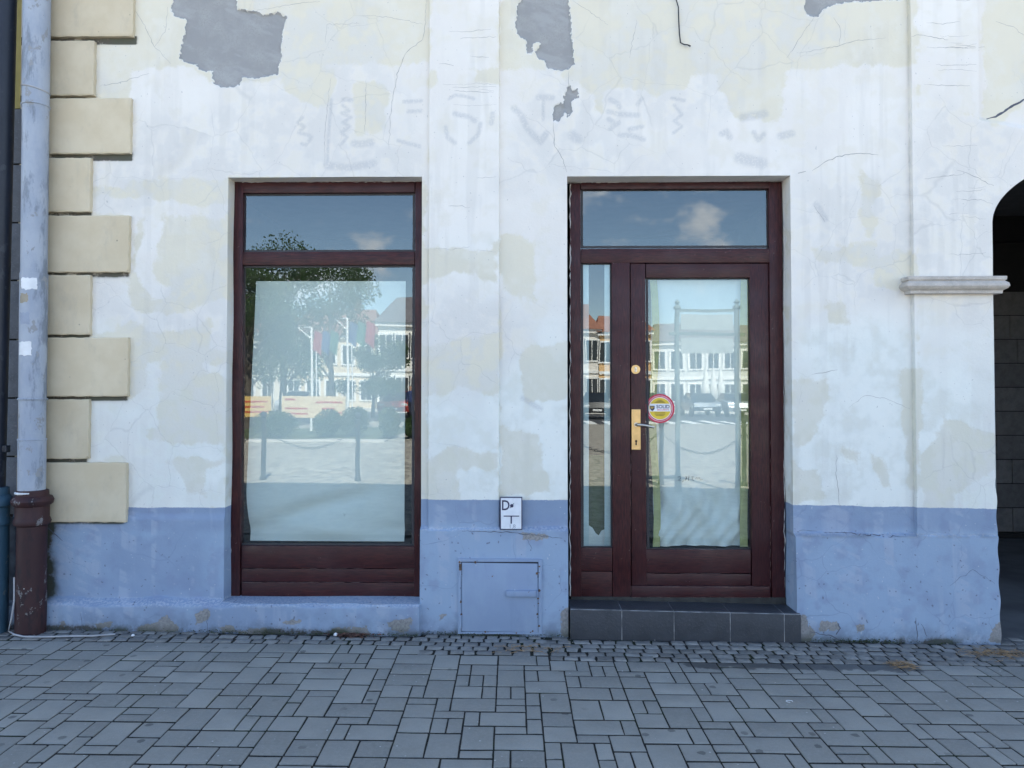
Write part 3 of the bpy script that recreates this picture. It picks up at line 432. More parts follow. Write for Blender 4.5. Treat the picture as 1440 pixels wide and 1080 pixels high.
mb.build('passage_lining', plain('sooty_plaster', (0.14, 0.14, 0.145), 0.95), house)
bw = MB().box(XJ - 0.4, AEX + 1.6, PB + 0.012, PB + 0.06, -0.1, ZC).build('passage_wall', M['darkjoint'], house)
zb = Z(748, PB, 1420); ch = (Z(343, PB, 1420) - zb) / 12; row = 0; zc = zb
MB().box(XJ - 0.38, AEX + 1.55, PB - 0.05, PB + 0.011, -0.05, zb - 0.01, 0.01).build('base_course', M['darkjoint'], bw)
for row in range(12):
    x = XJ - 0.38 + (0 if row % 2 else 0.32)
    while x < AEX + 1.4:
        w_ = rnd.choice((0.56, 0.64, 0.72))
        if not (row >= 10 and x + w_ > X(1431, PB)): MB().box(x + 0.004, min(x + w_, AEX + 1.5) - 0.004, PB - 0.006 + rnd.uniform(-0.003, 0.003), PB + 0.011, zb + row * ch + 0.004, zb + (row + 1) * ch - 0.004, 0.005).build('stone_block', M['darkblock'], bw)
        x += w_
MB().box(XJ - 0.38, AEX + 1.55, PB - 0.12, PB + 0.011, zb + 12 * ch + 0.01, ZC - 0.01).build('dark_infill', plain('black_infill', (0.012, 0.012, 0.013), 0.9), bw)  # black slab added to fill the dark zone above the blocks
# quoins
def quoin_mesh(x0, x1, yf_, z0, z1, seed):           # a rendered block with worn arrises and a few knocked corners
    rg = random.Random(seed); mb = MB(); n, m = 30, 20; ph = [rg.uniform(0, 6) for _ in range(6)]; chips_ = [(rg.choice((x1, rg.uniform(x0, x1))), rg.choice((z0, z1, z0)), rg.uniform(0.008, 0.02), rg.uniform(0.003, 0.008)) for _ in range(5)]
    us = [0, 0, 0.012] + [0.03 + 0.94 * i / (n - 6) for i in range(n - 5)] + [0.988, 1, 1]; vs = [0, 0, 0.02] + [0.05 + 0.9 * j / (m - 6) for j in range(m - 5)] + [0.98, 1, 1]
    for j, v in enumerate(vs):
        for i, u in enumerate(us):
            x, z = x0 + (x1 - x0) * u, z0 + (z1 - z0) * v; back = i in (0, len(us) - 1) or j in (0, len(vs) - 1); edge = i in (1, len(us) - 2) or j in (1, len(vs) - 2)
            if u == 1: x += 0.0014 * math.sin(z * 60 + ph[0]) + 0.0008 * math.sin(z * 170 + ph[1])
            if v in (0, 1): z += 0.0013 * math.sin(x * 55 + ph[2]) + 0.0008 * math.sin(x * 160 + ph[3])
            y = 0.004 if back else yf_ + (0.0035 if edge else 0) + 0.0008 * math.sin(x * 21 + z * 17 + ph[4])
            if not back:
                for cx_, cz_, r_, d_ in chips_: y += d_ * max(0, 1 - math.hypot(x - cx_, z - cz_) / r_)
            mb.v.append((x, y, z))
    w_ = len(us); mb.f = [(j * w_ + i, j * w_ + i + 1, (j + 1) * w_ + i + 1, (j + 1) * w_ + i) for j in range(len(vs) - 1) for i in range(w_ - 1)]; return mb
for y0_, y1_, r_ in ((-70,50,187),(57,133,131.5),(138,215,183),(222,297,126.5),(303,382,180.5),(387,470,126),(475,557,179.5),(562,645,124),(651,734,177)):
    ym = (y0_ + y1_) / 2; p = 0.034; x1 = X(r_, -p, ym); mb = quoin_mesh(X(30), x1, -p + rnd.uniform(-0.002, 0.002), Z(y1_ + 0.5, -p, 150), Z(y0_ - 0.3, -p, 150), int(r_ * 10)); q = mb.build('quoin', M['quoin'], house, 22)
# impost moulding on the right pier: fillet, torus, fillet, wrapped round the corner
zi = Z(412, -0.09, 1340); k = 0.0044; mb = MB()
prof = [(0.0, 0.0), (0.050, 0.0), (0.052, 4 * k), (0.060, 5 * k), (0.078, 7 * k), (0.088, 10 * k), (0.084, 14 * k), (0.066, 17 * k), (0.062, 18 * k), (0.072, 19 * k), (0.074, 23 * k), (0.070, 24 * k), (0.0, 25 * k)]
path = [((XR0 + 0.002, 0.02), (-1, 0)), ((XR0 + 0.002, -0.03), (-1, -1)), ((XJ - 0.002, -0.03), (1, -1)), ((XJ - 0.002, 0.35), (1, 0))]; i0 = len(mb.v)
for (p0, nn) in path:
    for o_, h in prof: mb.v.append((p0[0] + nn[0] * o_ * (0.72 if nn[0] > 0 else 0.9), p0[1] + nn[1] * o_ * 0.85, zi + h))
L_ = len(prof)
for a in range(len(path) - 1):
    for b_ in range(L_ - 1): mb.f.append((a * L_ + b_, (a + 1) * L_ + b_, (a + 1) * L_ + b_ + 1, a * L_ + b_ + 1))
mb.f += [tuple(range(L_)), tuple(3 * L_ + q for q in reversed(range(L_)))]
mb.build('impost', M['impost'], house, 35)
# hairline cracks and open cracks in the plaster
def crack(mb, pts, w, seed=0):
    rg = random.Random(seed); P = []
    for (a, b_), (c, d) in zip(pts[:-1], pts[1:]):
        n = max(2, int(math.hypot(c - a, d - b_) / 4))
        for i in range(n): t = i / n; P.append((a + (c - a) * t + rg.gauss(0, 0.55), b_ + (d - b_) * t + rg.gauss(0, 0.55)))
    P.append(pts[-1]); n = len(P); base = len(mb.v); WP = [U(*p) for p in P]
    for i, p in enumerate(WP):
        t = (WP[min(i + 1, n - 1)] - WP[max(i - 1, 0)]); nx, nz = -t.z, t.x; l = math.hypot(nx, nz) + 1e-9; ww = w * 0.0045 * (0.36 if w < 1.0 else 0.5) * (0.35 + 0.65 * math.sin(math.pi * (i + 0.3) / (n))) * rg.uniform(0.6, 1.3)
        for s in (1, -1): x, z = p.x + s * nx / l * ww, p.z + s * nz / l * ww; mb.v.append((x, -float(proud(x, z)) - 0.0009, z))
    for i in range(n - 1): mb.f.append((base + 2 * i, base + 2 * i + 1, base + 2 * i + 3, base + 2 * i + 2))
mb = MB(); rc = random.Random(3)
for j, (p, w) in enumerate([([(600,0),(597,40),(595,55),(578,68),(570,75),(560,100),(553,135),(549,160),(547,210)],0.8), ([(778,170),(780,205),(792,225),(797,242)],0.9), ([(799,100),(800,120)],0.8), ([(1122,243),(1133,241)],1.3), ([(1142,240),(1165,225),(1180,220),(1205,216),(1235,218)],1.0), ([(1107,82),(1130,45),(1146,22)],0.7), ([(1120,75),(1180,65),(1190,60),(1245,53)],0.7), ([(1180,65),(1182,40),(1172,25)],0.6), ([(1342,240),(1370,251),(1393,263)],0.9), ([(1297,253),(1350,247)],0.8), ([(1336,282),(1375,283),(1392,289)],0.7),
   ([(187,8),(205,40),(218,66),(240,90)],0.7), ([(218,66),(232,45),(236,10)],0.6), ([(140,121),(170,116),(210,103)],0.8), ([(360,15),(410,6),(450,2)],0.7), ([(510,22),(550,25),(595,34)],0.6), ([(458,60),(460,35),(505,33)],0.5), ([(896,28),(889,60),(885,82)],0.6), ([(805,0),(855,35)],0.6), ([(130,0),(145,30)],0.6), ([(465,110),(457,180),(456,235)],0.6), ([(515,110),(513,185)],0.6), ([(1175,640),(1176,670),(1181,715)],0.9), ([(1140,527),(1178,520)],0.8), ([(1145,290),(1160,312)],0.7), ([(1195,572),(1215,556),(1245,560),(1280,575)],0.6), ([(1278,55),(1284,52),(1330,59)],0.9), ([(1300,70),(1350,70),(1385,66)],0.8), ([(1400,30),(1425,38),(1440,50)],0.7)]): crack(mb, p, w, j)
for j in range(30):
    left = rc.random() < 0.5; xa, xb = (608, 698) if left else (1292, 1382); y = rc.uniform(2, 150) if rc.random() < 0.72 else rc.uniform(150, 380); a = rc.uniform(xa, xb - 25); b_ = min(xb, a + rc.uniform(18, 70)); s = rc.uniform(-3, 3)
    crack(mb, [(a, y), ((a + b_) / 2, y + rc.uniform(-2, 2)), (b_, y + s)], rc.uniform(0.35, 0.75), 100 + j)
tag(mb.build('plaster_crack', M['crack'], house), kind='stuff')
mb = MB()
for j, (p, w) in enumerate([([(1386,168),(1400,164),(1415,154),(1442,139)],3.2), ([(650,745),(720,747),(790,755)],1.0), ([(1135,885),(1165,890),(1180,898),(1240,903)],1.8), ([(1172,872),(1176,880),(1170,888)],2.0), ([(1282,865),(1283,897)],1.2), ([(125,855),(127,888)],0.8), ([(299,852),(300,886)],0.8), ([(1290,874),(1297,891)],1.0), ([(1330,820),(1362,798),(1392,818)],0.7), ([(1258,908),(1380,903)],2.0), ([(62,735),(90,760)],1.2), ([(740,755),(748,770)],0.8), ([(1125,745),(1160,748),(1270,753)],1.0)]): crack(mb, p, w, 200 + j)
tag(mb.build('open_crack', M['crackblue'], house), kind='stuff')

# ------------------------------------------------------------------ joinery: shop window and door
def wood(name, boxes, parent, bev=0.004):
    """boxes: (px0, px1, py0, py1, yfront, yback); grain runs along the longer side"""
    mb = MB(); hz = []
    for a, b_, t_, c, yf, yb in boxes:
        ym = (t_ + c) / 2; x0, x1, z1, z0 = X(a, yf, ym), X(b_, yf, ym), Z(t_, yf, (a + b_) / 2), Z(c, yf, (a + b_) / 2); n = len(mb.v); mb.box(x0, x1, yf, yb, z0, z1, bev); hz += [1.0 if (x1 - x0) > (z1 - z0) else 0.0] * (len(mb.v) - n)
    me = mb.mesh(name, M['wood'], 40); at = me.attributes.new('hor', 'FLOAT', 'POINT'); at.data.foreach_set('value', hz); return link(name, me, parent)
def pane(a, b_, t_, c, y, parent):
    return MB().box(X(a, y, (t_ + c) / 2), X(b_, y, (t_ + c) / 2), y, y + 0.006, Z(c, y, (a + b_) / 2), Z(t_, y, (a + b_) / 2)).build('pane', M['glass'], parent)
def bead(a, b_, t_, c, y, parent, w=2.2, mat='wire'):          # dark rubber seal round a pane
    mb = MB()
    for q in ((a - 1, a + w, t_ - 1, c + 1), (b_ - w, b_ + 1, t_ - 1, c + 1), (a + w, b_ - w, t_ - 1, t_ + w), (a + w, b_ - w, c - w, c + 1)): mb.box(X(q[0], y, 500), X(q[1], y, 500), y - 0.004, y - 0.0005, Z(q[3], y), Z(q[2], y))
    return mb.build('glazing_seal', M[mat], parent)
yf = DW; yb = DW + 0.07
win = wood('window', [(323.5, 339.5, 255, 840, yf, yb), (583, 599, 255, 840, yf, yb), (339.5, 583, 254, 271, yf + .001, yb)], house)
wood('transom', [(339.5, 583, 354, 372.5, yf + 0.002, yb)], win); wood('bottom_rail', [(339.5, 583, 768, 799, yf + 0.001, yb)], win); wood('board', [(339.5, 583, 799.8, 818.4, yf + 0.008, yb)], win, 0.003); wood('board', [(339.5, 583, 819.4, 840, yf + 0.005, yb)], win, 0.003)
pane(338, 584, 270, 355, yf + 0.032, win); pane(338, 584, 372, 769, yf + 0.032, win); bead(340.5, 582, 272, 353, yf + 0.032, win); bead(340.5, 582, 373.5, 767, yf + 0.032, win)
mb = MB()                                           # ragged bead of mastic between frame and plaster
rg = random.Random(5)
for a, b_ in (((324, 257), (324, 838)), ((324, 256), (592, 255))):
    pts = []; n = 90
    for i in range(n + 1): t = i / n; pts.append(U(a[0] + (b_[0] - a[0]) * t + rg.gauss(0, 0.5), a[1] + (b_[1] - a[1]) * t + rg.gauss(0, 0.4), yf + 0.002))
    mb.tube(pts, [0.004 * rg.uniform(0.3, 1.3) for _ in pts], 5)
mb.build('sealant', plain('old_mastic', (0.45, 0.44, 0.42), 0.8), win)
yf = DD; yb = DD + 0.07
dfr = wood('door_frame', [(802, 817, 258, 840, yf, yb), (1083.5, 1102, 256, 847, yf, yb), (817, 1083.5, 256, 265.5, yf + .001, yb), (861, 886.5, 369.5, 840, yf + 0.001, yb)], house)
wood('transom', [(817, 1083.5, 349.5, 369.5, yf + 0.002, yb)], dfr); wood('bottom_rail', [(817, 861, 770.5, 803, yf + 0.003, yb)], dfr); wood('board', [(817, 861, 803.8, 840, yf + 0.006, yb)], dfr, 0.003)
pane(815, 1085, 263, 351, yf + 0.032, dfr); pane(815, 863, 368, 772, yf + 0.032, dfr); bead(818, 1082.5, 266.5, 348.5, yf + 0.032, dfr); bead(818, 860, 370.5, 769.5, yf + 0.032, dfr)
yl = DD + 0.014
door = wood('door', [(887.5, 908.5, 370.5, 838, yl, yb), (1056, 1082.6, 370.5, 842, yl, yb), (908.5, 1056, 370.5, 390.5, yl + .001, yb), (908.5, 1056, 773, 806, yl + .001, yb)], house)
wood('board', [(908.5, 1056, 807, 824, yl + 0.007, yb)], door, 0.003); wood('drip_bar', [(888, 1083, 824.5, 840.5, yl - 0.022, yl + 0.02)], door, 0.006)
pane(906, 1058, 389, 774, yl + 0.032, door); bead(909.5, 1055, 391.5, 772, yl + 0.032, door)
MB().box(X(803, DD), X(1102, DD), DD - 0.006, DD + 0.08, Z(850, DD, 950), Z(839.5, DD, 950)).build('threshold', plain('dark_threshold', (0.03, 0.03, 0.028), 0.8, 0, 0.3, 20), dfr)
mb = MB(); rg = random.Random(6)
for a, b_ in (((802, 260), (801.5, 838)), ((1102.5, 257), (1103, 845)), ((803, 256.5), (1102, 254))):
    pts = [];  n = 90
    for i in range(n + 1): t = i / n; pts.append(U(a[0] + (b_[0] - a[0]) * t + rg.gauss(0, 0.5), a[1] + (b_[1] - a[1]) * t + rg.gauss(0, 0.4), yf + 0.002))
    mb.tube(pts, [0.004 * rg.uniform(0.3, 1.3) for _ in pts], 5)
mb.build('sealant', bpy.data.materials['old_mastic'], dfr)
def worn(segs, y, parent, seed):                     # paint rubbed through along the board edges
    mb = MB(); rg = random.Random(seed)
    for (x0_, x1_, py_) in segs:
        x = x0_
        while x < x1_:
            l = rg.uniform(4, 34)
            if rg.random() < 0.62:
                xe = min(x1_, x + l); n_ = max(2, int((xe - x) / 3)); mb.tube([U(x + (xe - x) * q / n_, py_ + rg.gauss(0, 0.07), y) for q in range(n_ + 1)], [rg.uniform(0.0003, 0.0011) for _ in range(n_ + 1)], 4)
            x += l + rg.uniform(1, 12)
    tag(mb.build('worn_edge', plain('rubbed_wood', (0.17, 0.115, 0.105), 0.8), parent), kind='stuff')
worn([(340, 583, 799.4), (340, 583, 819), (340, 583, 818.6), (342, 596, 840.6)], DW + 0.004, win, 1); worn([(818, 861, 803.4)], DD + 0.005, dfr, 2); worn([(909, 1056, 806.5), (889, 1083, 825), (889, 1083, 839.6), (889, 1083, 840.4), (940, 1060, 824.6)], yl - 0.021, door, 3)
for xx_, ya, yb2 in ((1083.3, 620, 838), (887, 640, 838)):
    mb = MB(); rg = random.Random(int(xx_)); y_ = ya
    while y_ < yb2:
        l = rg.uniform(2, 14)
        if rg.random() < 0.55: mb.tube([U(xx_ + rg.gauss(0, .2), y_, yl - 0.012), U(xx_ + rg.gauss(0, .2), y_ + l, yl - 0.012)], [rg.uniform(0.0006, 0.0022), 0.0008], 4)
        y_ += l + rg.uniform(2, 9)
    tag(mb.build('worn_edge', bpy.data.materials['rubbed_wood'], dfr), kind='stuff')
# door furniture
def disc(cx_, cz_, r_, y0, y1, seg=32): return [(cx_ + r_ * math.cos(2 * math.pi * i / seg), cz_ + r_ * math.sin(2 * math.pi * i / seg)) for i in range(seg)]
c = U(894, 519.5, yl - 0.006); MB().prism(disc(c.x, c.z, 0.029, 0, 0), yl - 0.007, yl + 0.002).build('lock_rosette', M['gold'], door, 40)
MB().box(c.x - 0.008, c.x + 0.008, yl - 0.011, yl - 0.006, c.z - 0.016, c.z + 0.016, 0.003).build('lock_cylinder', M['steel'], door); MB().box(c.x - 0.0018, c.x + 0.0018, yl - 0.0125, yl - 0.0105, c.z - 0.009, c.z + 0.007).build('key_slot', M['black'], door)
pl0, pl1 = U(888, 632.5, yl), U(900.5, 575.5, yl); pmid = (pl0.x + pl1.x) / 2
MB().box(pl0.x, pl1.x, yl - 0.008, yl + 0.002, pl0.z, pl1.z, 0.003).build('handle_plate', M['gold'], door)
h0, h1 = U(894.5, 597.5, yl - 0.05), U(920, 601, yl - 0.05); hd = MB(); hd.tube([(pmid, yl - 0.006, h0.z), (pmid, yl - 0.034, h0.z), (pmid + 0.006, yl - 0.047, h0.z), (pmid + 0.02, yl - 0.052, h0.z), ((h0.x + h1.x) / 2, yl - 0.052, h0.z - 0.003), (h1.x - 0.012, yl - 0.05, h1.z + 0.002), (h1.x, yl - 0.044, h1.z)], [0.009, 0.009, 0.0095, 0.0095, 0.0085, 0.008, 0.007], 12); hd.tube([(pmid, yl - 0.007, h0.z), (pmid, yl - 0.015, h0.z)], 0.014, 14); hd.build('handle', M['steel'], door, 40)
kz = Z(620, yl); MB().prism(disc(pmid, kz, 0.0075, 0, 0, 16), yl - 0.0098, yl - 0.0075).prism([(pmid - 0.0045, kz - 0.026), (pmid + 0.0045, kz - 0.026), (pmid + 0.0035, kz), (pmid - 0.0035, kz)], yl - 0.0097, yl - 0.0078).build('keyhole', M['black'], door)
# paper behind the panes
def sheet(name, corners, y, fn, nx=40, nz=60, mat='paper', parent=None):
    """corners px: (left, top, right, top, right, bottom, left, bottom); fn(u, v) -> (dx, dy)"""
    mb = MB(); (a, b_), (c_, d), (e, f), (g, h) = corners
    for k in (0, 0.0012):
        for j in range(nz + 1):
            for i in range(nx + 1):
                u, v = i / nx, j / nz; px = (a + (c_ - a) * u) * (1 - v) + (g + (e - g) * u) * v; py = (b_ + (d - b_) * u) * (1 - v) + (h + (f - h) * u) * v; dx, dy = fn(u, v); p = U(px, py, y); mb.v.append((p.x + dx, y + dy + k, p.z))
    m = (nx + 1) * (nz + 1)
    for j in range(nz):
        for i in range(nx): q = j * (nx + 1) + i; mb.f.append((q, q + 1, q + nx + 2, q + nx + 1)); mb.f.append((m + q, m + q + nx + 1, m + q + nx + 2, m + q + 1))
    for i in range(nx): mb.f.append((i, m + i, m + i + 1, i + 1)); q = nz * (nx + 1) + i; mb.f.append((q, q + 1, m + q + 1, m + q))
    for j in range(nz): q = j * (nx + 1); mb.f.append((q, q + nx + 1, m + q + nx + 1, m + q)); q += nx; mb.f.append((q, m + q, m + q + nx + 1, q + nx + 1))
    return mb.build(name, M[mat], parent, 60)
def curl(u, v):
    b_ = 0.07 * (1 - v) * 0.5 + 0.010 * math.sin(u * 3.1) * v
    d = 0.045 * math.exp(-((v - 0.87 - 0.16 * (0.45 - u)) / 0.03) ** 2) * smooth(0.0, 0.35, u) * smooth(1.0, 0.5, u) + 0.02 * math.exp(-((v - 0.955) / 0.025) ** 2) * math.sin(u * 7 + 1)
    d += 0.030 * smooth(0.84, 1.0, v) * (1 - u) ** 3
    return (0.03 * smooth(0.78, 1.0, v) * (1 - u) ** 2, 0.012 + b_ + d)
tag(sheet('paper_sheet', ((357, 394), (569, 394), (568, 762), (342, 762)), DW + 0.06, curl), 'large pale sheet leaning inside the shop window, its lower left corner curling', 'paper')
def crinkle(u, v):
    k = smooth(0.74, 0.86, v); s_ = 0.016 * math.sin(u * 9 + v * 17) + 0.011 * math.sin(u * 21 - v * 30) + 0.007 * math.sin(u * 37 + v * 48 + 3 * math.sin(v * 20)) + 0.012 * abs(math.sin(u * 5 - v * 14)); return (0, 0.03 + 0.004 * math.sin(v * 11 + u * 3) + s_ * k)
ps = tag(sheet('paper_sheet', ((916, 393), (1050, 393), (1047, 769), (921, 769)), DD + 0.055, crinkle, 60, 90), 'pale crinkled sheet taped behind the glass of the brown door', 'paper')
def strip(a, b_, t_, c, y, mat, name, label, tp=0.0):
    def fn(u, v): return (tp * 0.004 * math.sin(v * 9), 0.004 * math.sin(v * 13 + u * 2))
    return tag(sheet(name, ((a, t_), (b_, t_), (b_ + tp, c), (a + tp, c)), y, fn, 6, 40, mat), label, 'tape')
strip(914, 924, 393, 769, DD + 0.060, 'olive', 'paper_tape', 'olive yellow tape strip along the left edge of the door sheet', 3); strip(1042, 1053, 393, 769, DD + 0.060, 'olive', 'paper_tape', 'olive yellow tape strip along the right edge of the door sheet', -1)
strip(817, 828, 370, 769, DD + 0.052, 'film', 'milky_film', 'milky film strip at the left of the narrow side light'); strip(850, 861, 370, 769, DD + 0.052, 'film', 'milky_film', 'milky film strip at the right of the narrow side light')
mb = MB(); o = [(828, 769), (827, 738), (833, 742), (838, 750), (842, 753), (846, 746), (851, 744), (856, 752), (858, 769)]; pts = [U(a, b_, DD + 0.075) for a, b_ in o]; mb.prism([(p.x, p.z) for p in pts], DD + 0.075, DD + 0.077); tag(mb.build('torn_paper', M['paper'], None), 'torn white paper scrap at the foot of the narrow side light', 'paper')
tag(MB().box(X(828, DD + .09), X(850, DD + .09), DD + 0.095, DD + 0.105, Z(770, DD + .09), Z(640, DD + .09)).build('olive_board', plain('olive_board', (0.10, 0.11, 0.045), 0.8), None), 'dark olive board standing behind the narrow side light', 'board')
# scribble on the door sheet
mb = MB(); ysc = DD + 0.06
for pl_ in ([(953, 671), (957, 670), (957, 673), (953, 676), (958, 676)], [(961, 675), (960, 678)], [(964, 670), (966, 673), (963, 676), (966, 670)], [(969, 669), (968, 676)], [(972, 671), (975, 670), (973, 674), (976, 676)], [(978, 674), (980, 671), (981, 674), (983, 671), (985, 675), (988, 674)]): mb.tube([U(a, b_, ysc - 0.004 + 0.02) for a, b_ in pl_], 0.0016, 5)
mb.build('pencil_note', M['wire'], ps)
# round sticker on the door glass
ysk = yl + 0.0315; c = U(928, 574.5, ysk); rs = 20.6 * 0.00463
st = empty('security_sticker', (c.x, ysk, c.z), 'round red, white and yellow SOLID SECURITY sticker on the door glass', 'sticker')
for nm, r_, mt, k in (('red_ring', rs, 'red', 1), ('white_ring', rs * .88, 'stickwhite', 2), ('red_line', rs * .855, 'red', 3), ('white_disc', rs * .785, 'stickwhite', 4), ('yellow_disc', rs * .745, 'stickyellow', 5)): MB().prism(disc(0, 0, r_, 0, 0, 40), -0.0005 * k, 0).build(nm, M[mt], st)
w_ = rs * 0.745; MB().prism([(-w_ * .97, -w_ * .26), (w_ * .97, -w_ * .26), (w_ * .90, w_ * .44), (-w_ * .90, w_ * .44)], -0.0031, -0.001).build('white_band', M['stickwhite'], st)
put_text('SOLID', 0.0315, 0.0195, -0.0036, 0.0115, M['ink'], st, 'lettering', 0.0006); put_text('SECURITY', 0.0150, 0.0195, -0.0036, -0.0085, M['red'], st, 'lettering', 0.0002, 1.18)
sx_, sz_ = -0.050, 0.004; MB().prism([(sx_ - .015, sz_ + .014), (sx_ + .015, sz_ + .014), (sx_ + .015, sz_ - .004), (sx_ + .009, sz_ - .014), (sx_, sz_ - .020), (sx_ - .009, sz_ - .014), (sx_ - .015, sz_ - .004)], -0.0038, -0.001).build('shield', M['ink'], st); MB().box(sx_ - .011, sx_ + .011, -0.0044, -0.0032, sz_ + 0.003, sz_ + 0.007).box(sx_ - .008, sx_ + .004, -0.0044, -0.0032, sz_ - 0.006, sz_ - 0.003).build('shield_stripe', M['stickyellow'], st)
mb = MB()
for zz_, hw in ((0.055, 0.016), (0.047, 0.026), (0.040, 0.034), (-0.028, 0.036), (-0.037, 0.032), (-0.046, 0.026)):
    x = -hw
    while x < hw: q = rnd.uniform(0.003, 0.009); mb.box(x, min(hw, x + q), -0.0042, -0.0031, zz_ - 0.0022, zz_ + 0.0022); x += q + 0.002
tag(mb.build('small_print', M['stickdark'], st), kind='stuff')

# ------------------------------------------------------------------ hatch, hydrant sign, step
yh = -0.056; hx0, hx1, hz0, hz1 = X(649, yh, 840), X(756.5, yh, 840), Z(888, yh), Z(791, yh)
hf = MB(); hf.box(hx0 - 0.022, hx0 - 0.003, yh - 0.007, yh + 0.04, hz0 - 0.015, hz1 + 0.026, 0.002); hf.box(hx1 + 0.003, hx1 + 0.024, yh - 0.007, yh + 0.04, hz0 - 0.015, hz1 + 0.02, 0.002); hf.box(hx0 - 0.003, hx1 + 0.003, yh - 0.0065, yh + 0.04, hz1 + 0.004, hz1 + 0.022, 0.002); hf.box(hx0 - 0.003, hx1 + 0.003, yh - 0.0055, yh + 0.04, hz0 - 0.016, hz0 - 0.003, 0.002)
MB().box(hx0 - 0.003, hx1 + 0.003, yh + 0.008, yh + 0.03, hz0 - 0.003, hz1 + 0.004).build('hatch_recess', M['darkjoint'], house); hfo = hf.build('hatch_frame', M['hatch'], house, 40)
hd = empty('hatch', (hx0, yh, hz0)); hd.parent = house; hl = MB().box(0.002, hx1 - hx0 - 0.002, -0.005, 0.006, 0.002, hz1 - hz0 - 0.001, 0.0025)
bpy.data.objects.remove(hd); hl.v = [(v[0] + hx0, v[1] + yh, v[2] + hz0 - v[0] * 0.01) for v in hl.v]; hat = hl.build('hatch', M['hatch'], house, 40)
bz = Z(834, yh); MB().box(X(712, yh), X(754, yh), yh - 0.024, yh - 0.004, bz - 0.019, bz + 0.019, 0.007).build('hasp', M['hatch'], hat, 40)
MB().tube([(X(755.5, yh), yh - 0.004, bz - 0.02), (X(755.5, yh), yh - 0.026, bz - 0.018), (X(755.5, yh), yh - 0.026, bz + 0.016), (X(755.5, yh), yh - 0.004, bz + 0.02)], 0.005, 8).build('staple', M['hatch'], hat, 40)
for py_ in (797, 806, 869, 878): p = U(647.5, py_, yh); MB().tube([(p.x, yh - 0.008, p.z - 0.02), (p.x, yh - 0.008, p.z + 0.02)], 0.008, 8).build('hinge', M['rust' if py_ in (797,) else 'hatch'], hat, 40)
mb = MB(); rg = random.Random(8)
for i in range(26):
    e = rg.randrange(4); t = rg.random(); a, b_ = ((649 + 108 * t, 789.5) if e == 0 else (648, 791 + 96 * t) if e == 1 else (757, 791 + 96 * t) if e == 2 else (649 + 108 * t, 889)); p = U(a + rg.gauss(0, 1), b_ + rg.gauss(0, 0.8), yh - 0.0078); rr_ = rg.uniform(0.003, 0.009)
    mb.prism([(p.x + rr_ * math.cos(q) * rg.uniform(0.5, 1.2), p.z + rr_ * math.sin(q) * rg.uniform(0.5, 1.2)) for q in [k_ * 0.9 for k_ in range(7)]], yh - 0.0082, yh - 0.006)
tag(mb.build('rust_flake', M['rust'], hat), kind='stuff')
ys = -0.052; s0, s1 = U(703, 745, ys), U(734.5, 699, ys); sgw, sgh = s1.x - s0.x, s1.z - s0.z
sg = empty('hydrant_sign', (s0.x, ys, s0.z), 'small white enamel plate with D and T marks above the steel hatch', 'sign')
MB().box(0, sgw, 0.0, 0.012, 0, sgh, 0.002).build('border', M['ink'], sg, 40); MB().box(0.006, sgw - 0.006, -0.0025, 0.004, 0.006, sgh - 0.006, 0.001).build('plate', M['white'], sg)
put_text('D', 0.088, sgw * 0.255, -0.0032, sgh * 0.735, M['ink'], sg, 'lettering', 0.0012, 0.82); mb = MB()
cx_, cz_ = sgw * 0.53, sgh * 0.735; mb.prism(disc(cx_, cz_, 0.011, 0, 0, 14), -0.0032, -0.002).build('mark', M['ink'], sg); MB().prism([(cx_ - .014, cz_ - .014), (cx_ - .011, cz_ - .016), (cx_ + .015, cz_ + .014), (cx_ + .012, cz_ + .016)], -0.0036, -0.002).build('slash', M['ink'], sg)
MB().box(sgw * .17, sgw * .86, -0.0034, -0.002, sgh * .405, sgh * .435).box(sgw * .475, sgw * .535, -0.0033, -0.002, sgh * .19, sgh * .406).build('tee_mark', M['ink'], sg); put_text('1,8', 0.036, sgw * 0.55, -0.0032, sgh * 0.10, M['greyink'], sg)
for dx, dz in ((0.012, sgh * .5), (sgw - 0.012, sgh * .5)): MB().lathe([(0.003, -0.001), (0.003, 0.001)], 0, 0, 8)
